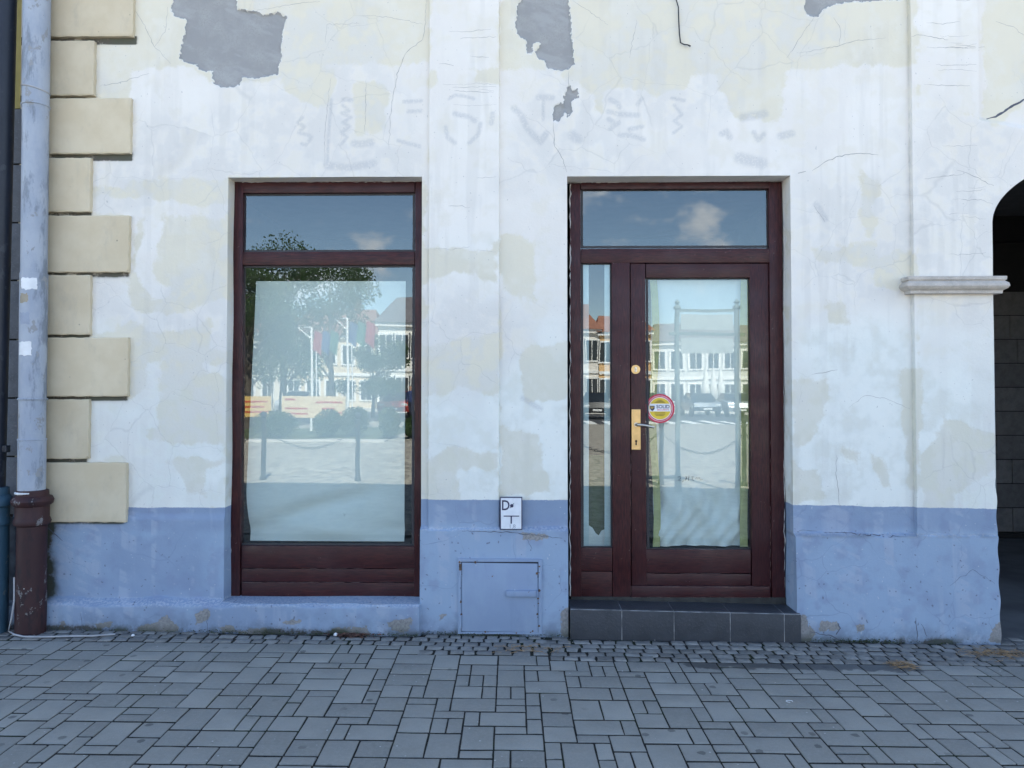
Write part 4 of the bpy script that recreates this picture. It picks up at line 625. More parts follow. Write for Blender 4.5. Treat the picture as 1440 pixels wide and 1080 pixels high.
# entrance step: dark tiles over concrete, following the fall of the street
stp = empty('entrance_step', (X(960), 0, 0.02), 'low entrance step of dark charcoal tiles below the brown door', 'step')
yst = -0.088; xs = [X(q, yst, 870) for q in (801.5, 874.5, 948, 1027, 1103, 1127)]; zt = lambda x: Z(856.5, yst, 802) - 0.0175 * (x - xs[0]); off = stp.location
def tilebox(x0, x1, y0, y1, za, zb_, ztilt, name, mat, parent, bev=0.002):
    mb = MB().box(x0, x1, y0, y1, za, zb_, bev); mb.v = [(v[0] - off.x, v[1] - off.y, v[2] - off.z - ztilt * (v[0] - x0)) for v in mb.v]; return mb.build(name, mat, parent, 40)
core = tilebox(xs[0] + 0.004, xs[-1] - 0.004, yst + 0.0015, DD + 0.02, -0.08, zt(xs[0]) - 0.0022, 0.0175, 'mortar_core', M['grout'], stp)
for i in range(5):
    a, b_ = xs[i] + 0.0025, xs[i + 1] - 0.0025; tilebox(a, b_, yst - rnd.uniform(0, 0.0015), yst + 0.012, -0.07, zt(a) - 0.004, 0.0175, 'riser_tile', M['tile'], stp)
    if i < 4 or True:
        bb = min(b_, XD1 - 0.003)
        if i == 4: bb = b_; tilebox(a, XD1 - 0.003, -0.055, DD - 0.002, zt(a) - 0.012, zt(a) - 0.001, 0.0175, 'tread_tile', M['tile'], stp); tilebox(a, b_, yst + 0.0135, -0.058, zt(a) - 0.012, zt(a) - 0.0005, 0.0175, 'tread_tile', M['tile'], stp)
        else: tilebox(a, bb, yst + 0.0135, DD - 0.002, zt(a) - 0.012, zt(a) + rnd.uniform(-0.001, 0.001), 0.0175, 'tread_tile', M['tile'], stp)

# ------------------------------------------------------------------ rainwater pipes and the neighbouring house
def leanpipe(top, bot, y): a, b_ = U(top[0], top[1], y), U(bot[0], bot[1], y); return a, b_
def pipe_len(name, a, b_, r0, r1, mat, parent, n=1): return MB().tube([b_, a], [r0, r1], 28).build(name, mat, parent, 50)
yp = -0.14; ta, tb = leanpipe((52.5, -60), (44.5, 692), yp); axis = lambda py_: ta + (tb - ta) * ((py_ + 60) / 752)
dp = empty('downpipe', (tb.x, yp, gz(tb.x)), 'pale blue painted rainwater pipe with red-brown iron foot beside the quoins', 'pipe')
def loc(o): o.location = -dp.location; return o
rp = 0.0755
for i, (y0_, y1_) in enumerate(((-60, 152), (152, 388), (388, 562), (562, 619), (619, 696))): loc(pipe_len('pipe_section', axis(y0_), axis(y1_ + 4), rp * (1.0 if i % 2 == 0 else 0.975), rp * (1.03 if i % 2 == 0 else 0.985), M['pipe'], dp))
def ring(py_, r_, w, mat, name, tilt=0.0, parent=None, ax=axis, rr_=None):
    p = ax(py_); pts = [(p.x + r_ * math.cos(a), p.y + r_ * math.sin(a), p.z + tilt * math.cos(a)) for a in [2 * math.pi * i / 32 for i in range(33)]]; return MB().tube(pts, w, 8, False).build(name, mat, parent, 60)
loc(ring(129, rp * 1.02, 0.005, M['cord'], 'wire_tie', -0.018, dp)); loc(ring(152, rp * 1.01, 0.006, M['pipe'], 'joint_bead', 0, dp)); loc(ring(563, rp * 1.01, 0.007, M['pipe'], 'joint_bead', 0, dp)); loc(ring(619, rp, 0.006, M['pipe'], 'joint_bead', 0, dp))
def wrap(poly, mat, name, rr_):                     # scrap of paper pasted round the pipe
    mb = MB(); n = 8; (x0, y0_), (x1, y1_) = poly; rg = random.Random(int(x0 * 7 + y0_))
    for j in range(n + 1):
        for i in range(n + 1):
            px = x0 + (x1 - x0) * i / n + (rg.gauss(0, 0.5) if i in (0, n) else 0); py_ = y0_ + (y1_ - y0_) * j / n + (rg.gauss(0, 0.7) if j in (0, n) else 0); p = axis(py_); q = U(px, py_, yp - 0.05); dx = max(-rp * .98, min(rp * .98, q.x - p.x)); mb.v.append((p.x + dx, p.y - math.sqrt(max(0, rr_ * rr_ - dx * dx)), q.z))
    mb.f = [(j * (n + 1) + i, j * (n + 1) + i + 1, (j + 1) * (n + 1) + i + 1, (j + 1) * (n + 1) + i) for j in range(n) for i in range(n)]; return loc(mb.build(name, mat, dp, 60))
pw = plain('torn_white_label', (0.74, 0.75, 0.76), 0.7); wrap(((33, 391), (53, 407)), pw, 'label_scrap', rp * 1.045); wrap(((29, 481), (47, 500)), pw, 'label_scrap', rp * 1.045); wrap(((31, 413), (43, 426)), plain('brown_label_residue', (0.33, 0.29, 0.22), 0.8), 'label_residue', rp * 1.04); wrap(((31, 440), (45, 456)), plain('grey_label_residue', (0.30, 0.34, 0.42), 0.8), 'label_residue', rp * 1.04)
zg = gz(tb.x); fx = U(43.5, 790, yp); zb0 = Z(693, yp, 44); zf = lambda py_: Z(py_, yp - .08, 44)
prof = [(0.084, zg - 0.02), (0.086, zf(860)), (0.083, zf(800)), (0.083, zf(742)), (0.098, zf(740)), (0.104, zf(736)), (0.098, zf(732)), (0.094, zf(730)), (0.094, zf(714)), (0.112, zf(711)), (0.118, zf(706)), (0.108, zf(701)), (0.090, zf(699)), (0.089, zf(692)), (0.076, zf(691))]
loc(MB().lathe(prof, fx.x + 0.004, yp, 32).build('iron_foot', M['boot'], dp, 40)); loc(ring(692, rp * 1.12, 0.008, plain('white_putty', (0.66, 0.68, 0.70), 0.7, 0, 0.1, 30), 'putty_collar', 0.002, dp))
yn = -0.15; nx_ = U(2, 300, yn).x; np_ = empty('downpipe', (nx_, yn, gz(nx_)), 'dark navy rainwater pipe with teal iron foot at the left edge', 'pipe')
def nl(o): o.location = -np_.location; return o
nl(MB().tube([(nx_ - 0.022, yn, Z(700, yn)), (nx_ + 0.004, yn, Z(-80, yn))], 0.064, 28).build('pipe_section', M['navy'], np_, 50)); nl(MB().box(nx_ - 0.01, nx_ + 0.068, yn - 0.02, yn + 0.02, Z(637, yn), Z(627, yn), 0.004).build('clamp', M['navy'], np_, 40))
zf2 = lambda py_: Z(py_, yn - .08, 5)
nl(MB().lathe([(0.080, zg - 0.02), (0.080, zf2(770)), (0.078, zf2(742)), (0.086, zf2(740)), (0.086, zf2(732)), (0.080, zf2(730)), (0.080, zf2(716)), (0.098, zf2(713)), (0.102, zf2(707)), (0.094, zf2(702)), (0.078, zf2(698)), (0.076, zf2(688)), (0.066, zf2(687))], nx_ - 0.012, yn, 32).build('iron_foot', M['teal'], np_, 40))
xb = X(66); nb = empty('neighbouring_house', (xb - 3, 0.0, 0.0), 'neighbouring house with ochre wall above grey blocks, behind the pipes', 'building'); ZY = Z(152, 0, 25)
def nn_(o): o.location = -nb.location; return o
nn_(MB().box(xb - 5.0, X(30) - 0.003, 0.006, 7.0, ZY, 8.4).build('ochre_wall', M['yellow'], nb)); nn_(MB().box(xb - 5.0, X(30) - 0.003, 0.002, 7.0, -0.1, ZY - 0.003).build('lower_wall', M['darkjoint'], nb))
MBR = MB().prism([(xb - 5.2, 8.4), (X(30) - 0.003, 8.4), (X(30) - 0.003, 8.62), (xb - 5.2, 8.62)], -0.3, 7.2); nn_(MBR.build('roof', bpy.data.materials['roof_sheet'], nb))
ys_ = [152, 232, 314, 395, 478, 560, 642, 724]
for i, (a, b_) in enumerate(zip(ys_[:-1], ys_[1:])):
    xx = X(30) - 0.004; k_ = 0
    while xx > xb - 2.2: w_ = (0.34, 0.52)[(i + k_) % 2] + rnd.uniform(-.02, .02); nn_(MB().box(xx - w_ + 0.006, xx, -0.016 + rnd.uniform(-.002, .002), 0.0015, Z(b_, 0, 25) + 0.006, Z(a, 0, 25) - (0.004 if i else 0.012), 0.005).build('stone_block', M['greywall'], nb, 40)); xx -= w_; k_ += 1
nn_(MB().box(xb - 4.9, X(30) - 0.004, -0.03, 0.0015, -0.1, Z(727, 0, 25), 0.006).build('base_course', plain('dark_base', (0.10, 0.12, 0.15), 0.85, 0, 0.3, 12), nb))
# cable hanging from the wall
tag(MB().tube([U(949, -30, -0.012), U(951, 0, -0.014), U(954, 10, -0.02), U(954.5, 30, -0.022), U(955.5, 48, -0.02), U(957, 60, -0.018), U(962, 62.5, -0.02), U(967, 63, -0.022), U(971, 65, -0.026)], [0.004, 0.004, 0.004, 0.0045, 0.0045, 0.0045, 0.004, 0.004, 0.0055], 8).build('hanging_cable', M['wire'], None, 60), 'short black cable end hanging down the plaster above the door', 'cable')

# ------------------------------------------------------------------ ground: laid pavers, cobble strip, square beyond
FH = Vector((-math.sin(YAW), math.cos(YAW), 0)); C0 = Vector((CAM.x, CAM.y, 0))
def depth_of(py_): p = G(720, py_, 0.02); return (p - C0).dot(FH)
def ground_pt(u, d): p = C0 + RT * u + FH * d; return Vector((p.x, p.y, gz(p.x)))
def sheet_g(name, x0, x1, y0, y1, dz, mat, kind='structure'):
    xs_ = sorted(set([x0, x1] + [q for q in (-5, 5) if x0 < q < x1])); mb = MB()
    for a, b_ in zip(xs_[:-1], xs_[1:]): mb.quad((a, y0, gz(a) + dz), (b_, y0, gz(b_) + dz), (b_, y1, gz(b_) + dz), (a, y1, gz(a) + dz))
    return tag(mb.build(name, mat), kind=kind)
def mat_square():
    t = NT('sunlit_setts'); b = t.N.new('ShaderNodeTexBrick'); t.L.new(t.vec((1, 1, 1), src=t.pos()), b.inputs[0]); b.inputs['Scale'].default_value = 3.2; b.inputs['Mortar Size'].default_value = 0.03; b.inputs['Color1'].default_value = (0.28, 0.25, 0.21, 1); b.inputs['Color2'].default_value = (0.20, 0.185, 0.165, 1); b.inputs['Mortar'].default_value = (0.07, 0.06, 0.05, 1)
    n = t.noise(7, 4, 0.75, t.vec((1, 0.6, 1), src=t.pos())); c = t.mix(t.math('MULTIPLY', t.ss(n, 0.38, 0.62), 0.85), b.outputs[0], (0.52, 0.48, 0.40)); return t.out(c, 0.85, t.bump(b.outputs['Fac'], -0.4, 0.01))
sheet_g('ground', -400, 400, -600, 60, -0.16, plain('dry_earth', (0.16, 0.15, 0.12), 0.95, 0, 0.2, 0.5))
pav = sheet_g('pavement', -7, 9, -2.95, 0.6, -0.0042, M['soil'])
sheet_g('square', -60, 60, -31, -2.94, 0.0, mat_square())
pf = sheet_g('passage_floor', XJ - 0.4, AEX + 1.6, 0.0, PB + 0.05, 0.002, plain('worn_dark_flags', (0.10, 0.105, 0.11), 0.8, 0, 0.25, 3, 0.3))
MU, MV, J = 0.0725, 0.078, 0.0046
D0 = depth_of(908.5); UL, UR = (600 - 720) / F * D0, (771 - 720) / F * D0
NU0, NU1, NV = -58, 65, 31
occ = {}; stones = []
def start_row(i): u = (i + 0.5) * MU + UL; return 0 if u < UL else (2 if u < UR else 3)
rp_ = random.Random(21)
for j in range(NV):
    i = NU0
    while i < NU1:
        if (i, j) in occ or j < start_row(i): i += 1; continue
        opts = [(3, 2)] * 5 + [(2, 2)] * 4 + [(1, 2)] * 3 + [(2, 1)] * 2 + [(2, 3)] * 2; rp_.shuffle(opts); done = False
        for (w_, h_) in opts + [(1, 1)]:
            if all((i + a, j + b_) not in occ and j + b_ >= start_row(i + a) and i + a < NU1 + 2 for a in range(w_) for b_ in range(h_)):
                # avoid leaving single-module slivers beside the stone
                if (w_, h_) != (1, 1) and (i + w_, j) not in occ and ((i + w_ + 1, j) in occ) and rp_.random() < 0.8: continue
                for a in range(w_):
                    for b_ in range(h_): occ[(i + a, j + b_)] = 1
                stones.append((i, j, w_, h_)); i += w_; break
def paver_mesh(w_, h_, var):
    rg = random.Random(w_ * 31 + h_ * 7 + var); a, b_ = w_ * MU / 2 - J * 0.8, h_ * MV / 2 - J * 1.75; c = 0.004; mb = MB()
    def ringp(ax_, by_, z): return [(sx_ * ax_ + rg.gauss(0, 0.0009), sy_ * by_ + rg.gauss(0, 0.0009), z + rg.gauss(0, 0.0003)) for sx_, sy_ in ((-1, -1), (0, -1), (1, -1), (1, 0), (1, 1), (0, 1), (-1, 1), (-1, 0))]
    rs_ = [ringp(a, b_, -0.04), ringp(a, b_, -c), ringp(a - c * .4, b_ - c * .4, -c * .25), ringp(a - c * 1.5, b_ - c * 1.5, 0)]
    for q in rs_: mb.v += q
    for k in range(3):
        for s in range(8): mb.f.append((k * 8 + s, k * 8 + (s + 1) % 8, (k + 1) * 8 + (s + 1) % 8, (k + 1) * 8 + s))
    mb.f.append(tuple(24 + s for s in range(8))); return mb
cache = {}
def pm(w_, h_, v):
    if (w_, h_, v) not in cache: mb = paver_mesh(w_, h_, v); cache[(w_, h_, v)] = (mb, mb.mesh('paving_stone', M['paver'], 30))
    return cache[(w_, h_, v)]
info = []
for (i, j, w_, h_) in stones:
    u = (i + w_ / 2) * MU + UL; d = D0 - (j + h_ / 2) * MV; p = ground_pt(u, d); px = 720 + F * u / max(0.3, d); py_ = 550 + F * 1.52 / max(0.3, d)
    vis = -60 < px < 1500 and py_ < 1110; info.append(((0 if vis else 1), -w_ * h_ / (d * d), p, w_, h_, d, u))
info.sort(key=lambda q: q[:2]); rest = MB()
for k, (_, _, p, w_, h_, d, u) in enumerate(info):
    mb, me = pm(w_, h_, rp_.randrange(3)); tx, ty, tz = rp_.gauss(0, 0.003), rp_.gauss(0, 0.003), YAW + rp_.gauss(0, 0.004); z = p.z + max(-0.0012, min(0.002, rp_.gauss(0, 0.0009)))
    if k < 300: o = link('paving_stone', me, pav, (p.x, p.y, z)); o.rotation_euler = (tx, ty + 0.012, tz)
    else:
        mt = Matrix.Translation((p.x, p.y, z)) @ Matrix.Rotation(tz, 4, 'Z') @ Matrix.Rotation(ty + 0.012, 4, 'Y') @ Matrix.Rotation(tx, 4, 'X'); b0 = len(rest.v); rest.v += [tuple(mt @ Vector(v)) for v in mb.v]; rest.f += [tuple(b0 + q for q in f) for f in mb.f]
tag(rest.build('paving_stones', M['paver'], pav, 30), kind='stuff'); print('pavers', len(info))
# cobble strip along the wall
cst = sheet_g('cobble_strip', -7, 9, -0.62, 0.3, -0.0035, M['soil']); rc = random.Random(12)
def cobble_mesh(v):
    rg = random.Random(v); n = 8; pts = []
    for sx_, sy_ in ((-1, -1), (0, -1), (1, -1), (1, 0), (1, 1), (0, 1), (-1, 1), (-1, 0)): k = 0.97 if sx_ and sy_ else 0.99; pts.append((sx_ * k * rg.uniform(0.84, 1.05) + (rg.gauss(0, .12) if not sx_ else 0), sy_ * k * rg.uniform(0.84, 1.05)))
    mb = MB()
    for s, z in ((1.0, -0.05), (1.0, -0.007), (0.955, -0.002), (0.86, 0.0005)): mb.v += [(x * 0.5 * s, y * 0.5 * s, z + rg.gauss(0, 0.0011)) for x, y in pts]
    for k in range(3):
        for s in range(n): mb.f.append((k * n + s, k * n + (s + 1) % n, (k + 1) * n + (s + 1) % n, (k + 1) * n + s))
    mb.f.append(tuple(3 * n + s for s in range(n))); return mb.mesh('cobble', M['cobble'], 25)
cm = [cobble_mesh(v) for v in range(10)]; ncob = 0; RW = 0.072; cobs = []
for r_ in range(8):
    u = -4.2 + rc.uniform(0, 0.05)
    while u < 4.6:
        w_ = rc.uniform(0.066, 0.112); uc = u + w_ / 2; i = int(math.floor((uc - UL) / MU)); d0 = D0 - start_row(i) * MV; d = d0 + RW * (r_ + 0.5) + 0.004
        p = ground_pt(uc, d); skew = 0.25 if uc < -1.4 else 0; p.x += 0.0; wallp = float(proud(p.x, 0.05)); lim = -wallp - 0.01
        if X(800) < p.x < X(1128): lim = yst - 0.012
        if p.x > XJ: lim = 0.25
        if p.y < lim + 0.01 and p.y > -0.8: cobs.append((p, w_, uc))
        u += w_ + 0.002
cobs.sort(key=lambda q: abs(q[2])); restc = []
for k, (p, w_, uc) in enumerate(cobs[:300]):
    o = link('cobble', cm[rc.randrange(10)], cst, (p.x, p.y + rc.gauss(0, 0.004), p.z + 0.0012 + max(-0.0012, min(0.003, rc.gauss(0.0, 0.0016))))); o.scale = (w_ - 0.003, RW - 0.002, 1); o.rotation_euler = (rc.gauss(0, 0.018), rc.gauss(0.012, 0.018), YAW + rc.gauss(0, 0.05))
mbc = MB()
for (p, w_, uc) in cobs[300:]:
    me = cm[rc.randrange(10)]; b0 = len(mbc.v); dz = 0.0015 + abs(rc.gauss(0, .001)); mbc.v += [(p.x + v.co.x * (w_ - .003), p.y + v.co.y * (RW - .002), p.z + v.co.z + dz) for v in me.vertices]; mbc.f += [tuple(b0 + i for i in f.vertices) for f in me.polygons]
if mbc.v: tag(mbc.build('cobbles', M['cobble'], cst, 25), kind='stuff')
print('cobbles', len(cobs))
# litter along the wall
def litter(name, px, py_, n, sx_, sy_, kind_, mat, label, cat, zz_=0.004):
    rg = random.Random(int(px)); mb = MB()
    for _ in range(n):
        q = G(px, py_); x, y = q.x + rg.gauss(0, sx_), q.y + rg.gauss(0, sy_); z = gz(x) + zz_ + abs(rg.gauss(0, 0.006)); a = rg.uniform(0, 6.28)
        if kind_ == 'leaf':
            l = rg.uniform(0.012, 0.03); w_ = l * 0.45; c_, s_ = math.cos(a), math.sin(a); pts = [(-l, 0, 0), (-l * .2, -w_, .006), (l, 0, 0.002), (-l * .1, w_, .007)]; mb.poly([(x + u * c_ - v * s_, y + u * s_ + v * c_, z + h) for u, v, h in pts])
        else: l = rg.uniform(0.015, 0.05); mb.tube([(x - l * math.cos(a), y - l * math.sin(a), z), (x, y + rg.gauss(0, .004), z + rg.uniform(0.001, 0.008)), (x + l * math.cos(a), y + l * math.sin(a), z + rg.uniform(0, .006))], 0.0013, 4)
    return tag(mb.build(name, mat, None), label, cat, kind='stuff')
litter('dry_leaves', 497, 895, 60, 0.06, 0.018, 'leaf', M['leaf'], 'dry brown leaves blown against the wall below the shop window', 'leaves'); litter('dry_twigs', 500, 895, 26, 0.07, 0.02, 'stick', M['leaf'], 'thin brown twigs among the leaves below the shop window', 'twigs')
litter('dry_straw', 1402, 921, 110, 0.10, 0.045, 'stick', M['straw'], 'patch of dry straw on the paving at the arch pier', 'straw'); litter('dry_needles', 745, 914, 34, 0.11, 0.035, 'stick', M['straw'], 'rust coloured needles on the cobbles before the hatch', 'needles'); litter('dry_moss', 1268, 937, 45, 0.045, 0.03, 'stick', M['straw'], 'small tuft of dry grass on the damp paving', 'grass')
rg = random.Random(77); mb = MB()
for _ in range(230):                                # crumbs, grit and leaf bits along the wall foot
    px = rg.uniform(62, 1400); q = G(px, 892 + (px > 800) * 7 + rg.uniform(0, 14)); r_ = rg.uniform(0.0015, 0.006); z = gz(q.x) + 0.003; mb.poly([(q.x + r_ * math.cos(a), q.y + r_ * math.sin(a), z + rg.uniform(0, .004)) for a in (0, 1.3, 2.6, 3.9, 5.1)])
tag(mb.build('wall_foot_grit', plain('pale_grit', (0.28, 0.26, 0.23), 0.9, 0, 0.6, 90), None), 'pale crumbs of plaster and grit along the foot of the wall', 'grit', kind='stuff')
mb = MB()
for _ in range(2400):                                # moss in the joint between wall and cobbles
    px = rg.choice((rg.gauss(430, 90), rg.gauss(1215, 30), rg.gauss(660, 60), rg.uniform(70, 1400))); x = X(px, -0.06, 890); y = -float(proud(x, 0.04)) - abs(rg.gauss(0.004, 0.012)); z = gz(x) + abs(rg.gauss(0.0, 0.010)); r_ = rg.uniform(0.002, 0.006)
    if X(799) < x < X(1128): continue
    a = rg.uniform(0, 6.28); mb.poly([(x + r_ * math.cos(a), y + r_ * math.sin(a), z), (x - r_ * math.sin(a), y + r_ * math.cos(a), z + r_), (x - r_ * math.cos(a), y - r_ * math.sin(a), z + r_ * .3)])
tag(mb.build('wall_foot_moss', M['moss'], None), 'dark green moss in the joint at the foot of the wall', 'moss', kind='stuff')
c = G(472, 895); tag(MB().lathe([(0.006, 0), (0.013, 0.004), (0.012, 0.012), (0.004, 0.019)], 0, 0, 9).build('white_pebble', pw, None, 60), 'small white pebble lying before the dry leaves', 'pebble').location = (c.x, c.y, gz(c.x) + 0.003)
c = G(187, 895.5); tag(MB().lathe([(0.006, 0), (0.011, 0.004), (0.009, 0.010), (0.003, 0.014)], 0, 0, 9).build('white_pebble', pw, None, 60), 'tiny white chip at the end of the grey cord', 'pebble').location = (c.x, c.y, gz(c.x) + 0.003)
pts = [U(20, 812, -0.20), U(20, 845, -0.21), U(16, 870, -0.22)] + [G(a, b_) + Vector((0, 0, 0.012)) for a, b_ in ((12, 890), (20, 895), (33, 898), (60, 898.5), (95, 897.5), (130, 897), (162, 894.5))]; tag(MB().tube(pts, 0.0055, 8).build('loose_cord', M['cord'], None, 60), 'thin grey cord trailing from the pipes along the cobbles', 'cord')
c = G(1110, 987); mb = MB().tube([(c.x + 0.016 * math.cos(a), c.y + 0.012 * math.sin(a), gz(c.x) + 0.003) for a in [q * 0.5 - 0.3 for q in range(11)]], 0.0016, 5); tag(mb.build('bent_wire', pw, None), 'small bent white wire lying on the paving stones', 'wire')

# ------------------------------------------------------------------ the square opposite, seen mirrored in the panes
asphalt = plain('asphalt', (0.055, 0.055, 0.058), 0.85, 0, 0.15, 2); stripe = plain('road_paint', (0.75, 0.75, 0.72), 0.7); kerbm = plain('pale_kerb', (0.50, 0.47, 0.42), 0.8)
sheet_g('road', -90, 90, -47, -31, -0.03, asphalt); sheet_g('far_pavement', -90, 90, -130, -47, 0.0, kerbm)
for x in range(-4, 22): z_ = MB().box(x * 1.0, x * 1.0 + 0.5, -35.2, -31.6, 0, 0.012); z_.v = [(v[0], v[1], v[2] + gz(v[0]) - 0.026) for v in z_.v]; tag(z_.build('crossing_stripe', stripe), kind='structure')
bed = sheet_g('planting_bed', -40, -4.2, -25, -17.6, 0.02, plain('bed_soil', (0.07, 0.09, 0.035), 0.95, 0, 0.3, 3))
for i in range(18): k_ = MB().box(-40 + i * 2.0, -38.02 + i * 2.0, -17.6, -16.9, -0.05, 0.13, 0.02); tag(k_.build('kerb', kerbm), kind='structure')
leafm = [plain('leaf_green', (0.075, 0.125, 0.05), 0.6, 0, 0.45, 2.5), plain('leaf_dark', (0.065, 0.105, 0.05), 0.6, 0, 0.45, 2.5), plain('leaf_bright', (0.09, 0.14, 0.05), 0.6, 0, 0.4, 2.5)]; bark = plain('bark', (0.10, 0.085, 0.07), 0.9, 0, 0.3, 8, 0.4)
for q in leafm:
    nt = q.node_tree; tl = nt.nodes.new('ShaderNodeBsdfTranslucent'); tl.inputs[0].default_value = (0.16, 0.26, 0.06, 1); ms = nt.nodes.new('ShaderNodeMixShader'); ms.inputs[0].default_value = 0.35; nt.links.new(nt.nodes['Principled BSDF'].outputs[0], ms.inputs[1]); nt.links.new(tl.outputs[0], ms.inputs[2]); nt.links.new(ms.outputs[0], nt.nodes['Material Output'].inputs[0])
def leaves(mb, c_, rad, n, s, rg):
    for _ in range(n):
        d = Vector((rg.gauss(0, 1), rg.gauss(0, 1), rg.gauss(0, 1))).normalized() * (rg.random() ** 0.45); p = Vector(c_) + Vector((d.x * rad[0], d.y * rad[1], d.z * rad[2])); a = Vector((rg.gauss(0, 1), rg.gauss(0, 1), rg.gauss(0, 1))).normalized() * s * rg.uniform(.6, 1.3); b_ = a.orthogonal().normalized() * s * 0.55
        mb.poly([p - a, p - b_, p + a, p + b_])
def tree(x, y, h, cr, label, k, seed, tr=0.16):
    rg = random.Random(seed); t = empty('broadleaf_tree', (x, y, gz(x)), label, 'tree', 'trees on the square opposite'); tk = MB(); base = h * 0.28
    tk.tube([(0, 0, -0.1), (0.03, 0, base * .5), (0.06, 0.04, base), (0.02, 0.1, h * .55), (0, 0, h * .8)], [tr * 1.3, tr, tr * .85, tr * .5, tr * .15], 8); cl = []
    for i in range(13):
        a = rg.uniform(0, 6.28); zz_ = rg.uniform(base * .9, h * .86); rr_ = cr * rg.uniform(0.35, 0.95) * (1 - 0.55 * max(0, (zz_ - h * .5) / h)); e = (rr_ * math.cos(a), rr_ * math.sin(a), zz_ + 0.3); tk.tube([(0.03, 0.03, zz_ * .75), (e[0] * .5, e[1] * .5, zz_ * .95), e], [tr * .4, tr * .25, tr * .07], 6); cl.append(e)
    cl += [(0, 0, h * .9), (0.3, 0.1, h * .7)]; tk.build('trunk', bark, t, 50); cm_ = MB()
    for e in cl: leaves(cm_, e, (cr * rg.uniform(.3, .48), cr * rg.uniform(.3, .48), h * rg.uniform(.08, .13)), 520, 0.075, rg)
    cm_.build('crown', leafm[k], t); return t
def mx(px, dist): return MR(px, 550, dist).x
tree(mx(395, 27), -27, 8.0, 2.6, 'tall dark tree behind the banners on the square', 1, 1); tree(mx(462, 31), -31, 8.1, 2.3, 'tall green tree beside the flag masts on the square', 0, 2); tree(mx(345, 24), -24, 6.6, 2.0, 'loose bright tree at the far end of the planting bed', 2, 3); tree(mx(524, 36), -36.0, 4.6, 1.7, 'small round tree before the white house', 2, 4, .1); tree(mx(300, 40), -50, 9, 3.2, 'large tree beyond the road, far from the banners', 0, 6)
def hedge(px0, px1, dist, h, label, seed):
    rg = random.Random(seed); a, b_ = mx(px0, dist), mx(px1, dist); t = empty('round_shrub', ((a + b_) / 2, -dist, gz(a)), label, 'shrub', 'shrubs in the planting bed'); mb = MB(); w_ = (b_ - a) / 2; leaves(mb, (0, 0, h * .52), (w_, 0.8, h * .5), 1500, 0.055, rg); leaves(mb, (w_ * .3, 0, h * .6), (w_ * .5, 0.6, h * .42), 500, 0.055, rg); mb.build('foliage', leafm[seed % 3], t); s = MB()
    for i in range(4): s.tube([(rg.uniform(-.3, .3) * w_, 0, -.05), (rg.uniform(-.6, .6) * w_, rg.uniform(-.3, .3), h * .6)], [0.02, 0.008], 5)
    s.build('stem', bark, t)
hedge(352, 417, 18.6, 0.85, 'wide clipped shrub under the orange banner', 11); hedge(439, 478, 18.8, 0.9, 'clipped shrub right of the wide one under the banner', 12); hedge(476, 518, 19.2, 0.95, 'clipped shrub at the end of the banner', 13); hedge(532, 560, 18.8, 0.95, 'shrub with pale flowers near the path', 14); hedge(566, 592, 18.9, 0.7, 'low shrub beside the path across the bed', 15)
# banners on frames
def banner(px0, px1, dist, col, label, txt):
    a, b_ = mx(px0, dist), mx(px1, dist); z0, z1 = MR(400, 587, dist).z, MR(400, 557, dist).z; t = empty('fence_banner', (a, -dist, gz(a)), label, 'banner', 'banners along the planting bed'); MB().box(0, b_ - a, -0.01, 0.01, z0 - t.location.z, z1 - t.location.z).build('cloth', plain('banner_cloth', col, 0.7), t)
    for x in (0.0, b_ - a): MB().tube([(x, -0.04, -0.1), (x, -0.04, z1 - t.location.z + 0.1)], 0.03, 8).build('post', kerbm, t, 50)
    rm = bpy.data.materials.get('banner_red') or plain('banner_red', (0.5, 0.06, 0.03), 0.7)
    for k, (u0, u1, v) in enumerate(txt): MB().box((b_ - a) * u0, (b_ - a) * u1, 0.011, 0.014, z0 - t.location.z + (z1 - z0) * v - .028, z0 - t.location.z + (z1 - z0) * v + .028).build('printed_line', rm, t)
banner(332, 379, 21, (0.70, 0.47, 0.16), 'amber banner with thin printed lines behind the shrubs', [(.1, .9, .75), (.1, .8, .5), (.1, .9, .25)]); banner(394, 484, 21, (0.72, 0.55, 0.33), 'long pale orange banner with red printing behind the shrubs', [(.05, .4, .45), (.08, .4, .2), (.52, .95, .72), (.62, .82, .42), (.62, .78, .18), (.86, .96, .2), (.05, .22, .85)])
whitem = plain('white_mast', (0.78, 0.78, 0.77), 0.5); flagc = [plain('flag_red', (0.32, 0.05, 0.06), 0.7), plain('flag_blue', (0.06, 0.09, 0.2), 0.7), plain('flag_green', (0.07, 0.16, 0.12), 0.7)]
for px, py_, sgn, lab in ((436, 459, -1, 'white flag mast with triangular bracket, nearer the tall dark tree'), (488, 447, -1, 'white flag mast with triangular bracket, nearer the white house')):
    p = MR(px, py_, 23); t = empty('flag_mast', (p.x, -23, gz(p.x)), lab, 'flagpole', 'flag masts on the square'); h = p.z - gz(p.x); MB().tube([(0, 0, -.1), (0, 0, h)], [0.05, 0.04], 10).build('pole', whitem, t, 50); MB().tube([(0, 0, h), (sgn * .5, 0, h), (0.0, 0, h - .42)], 0.025, 6).build('bracket', whitem, t)
    MB().tube([(.16, 0, -.1), (.16, 0, h - .9)], 0.025, 8).build('stay', whitem, t, 50)
    for k in range(3):
        mb = MB(); x0 = 0.1 + .32 * k
        for i in range(7): u = i / 6; mb.v += [(x0 + u * .3, 0.05 * math.sin(u * 5 + k), h - .1 - .15 * u), (x0 + u * .3 - .06, 0.05 * math.sin(u * 5 + k + .6), h - .85 - .25 * u)]
        for i in range(6): mb.f.append((2 * i, 2 * i + 1, 2 * i + 3, 2 * i + 2))
        mb.build('flag', flagc[(k + (px > 450)) % 3], t)
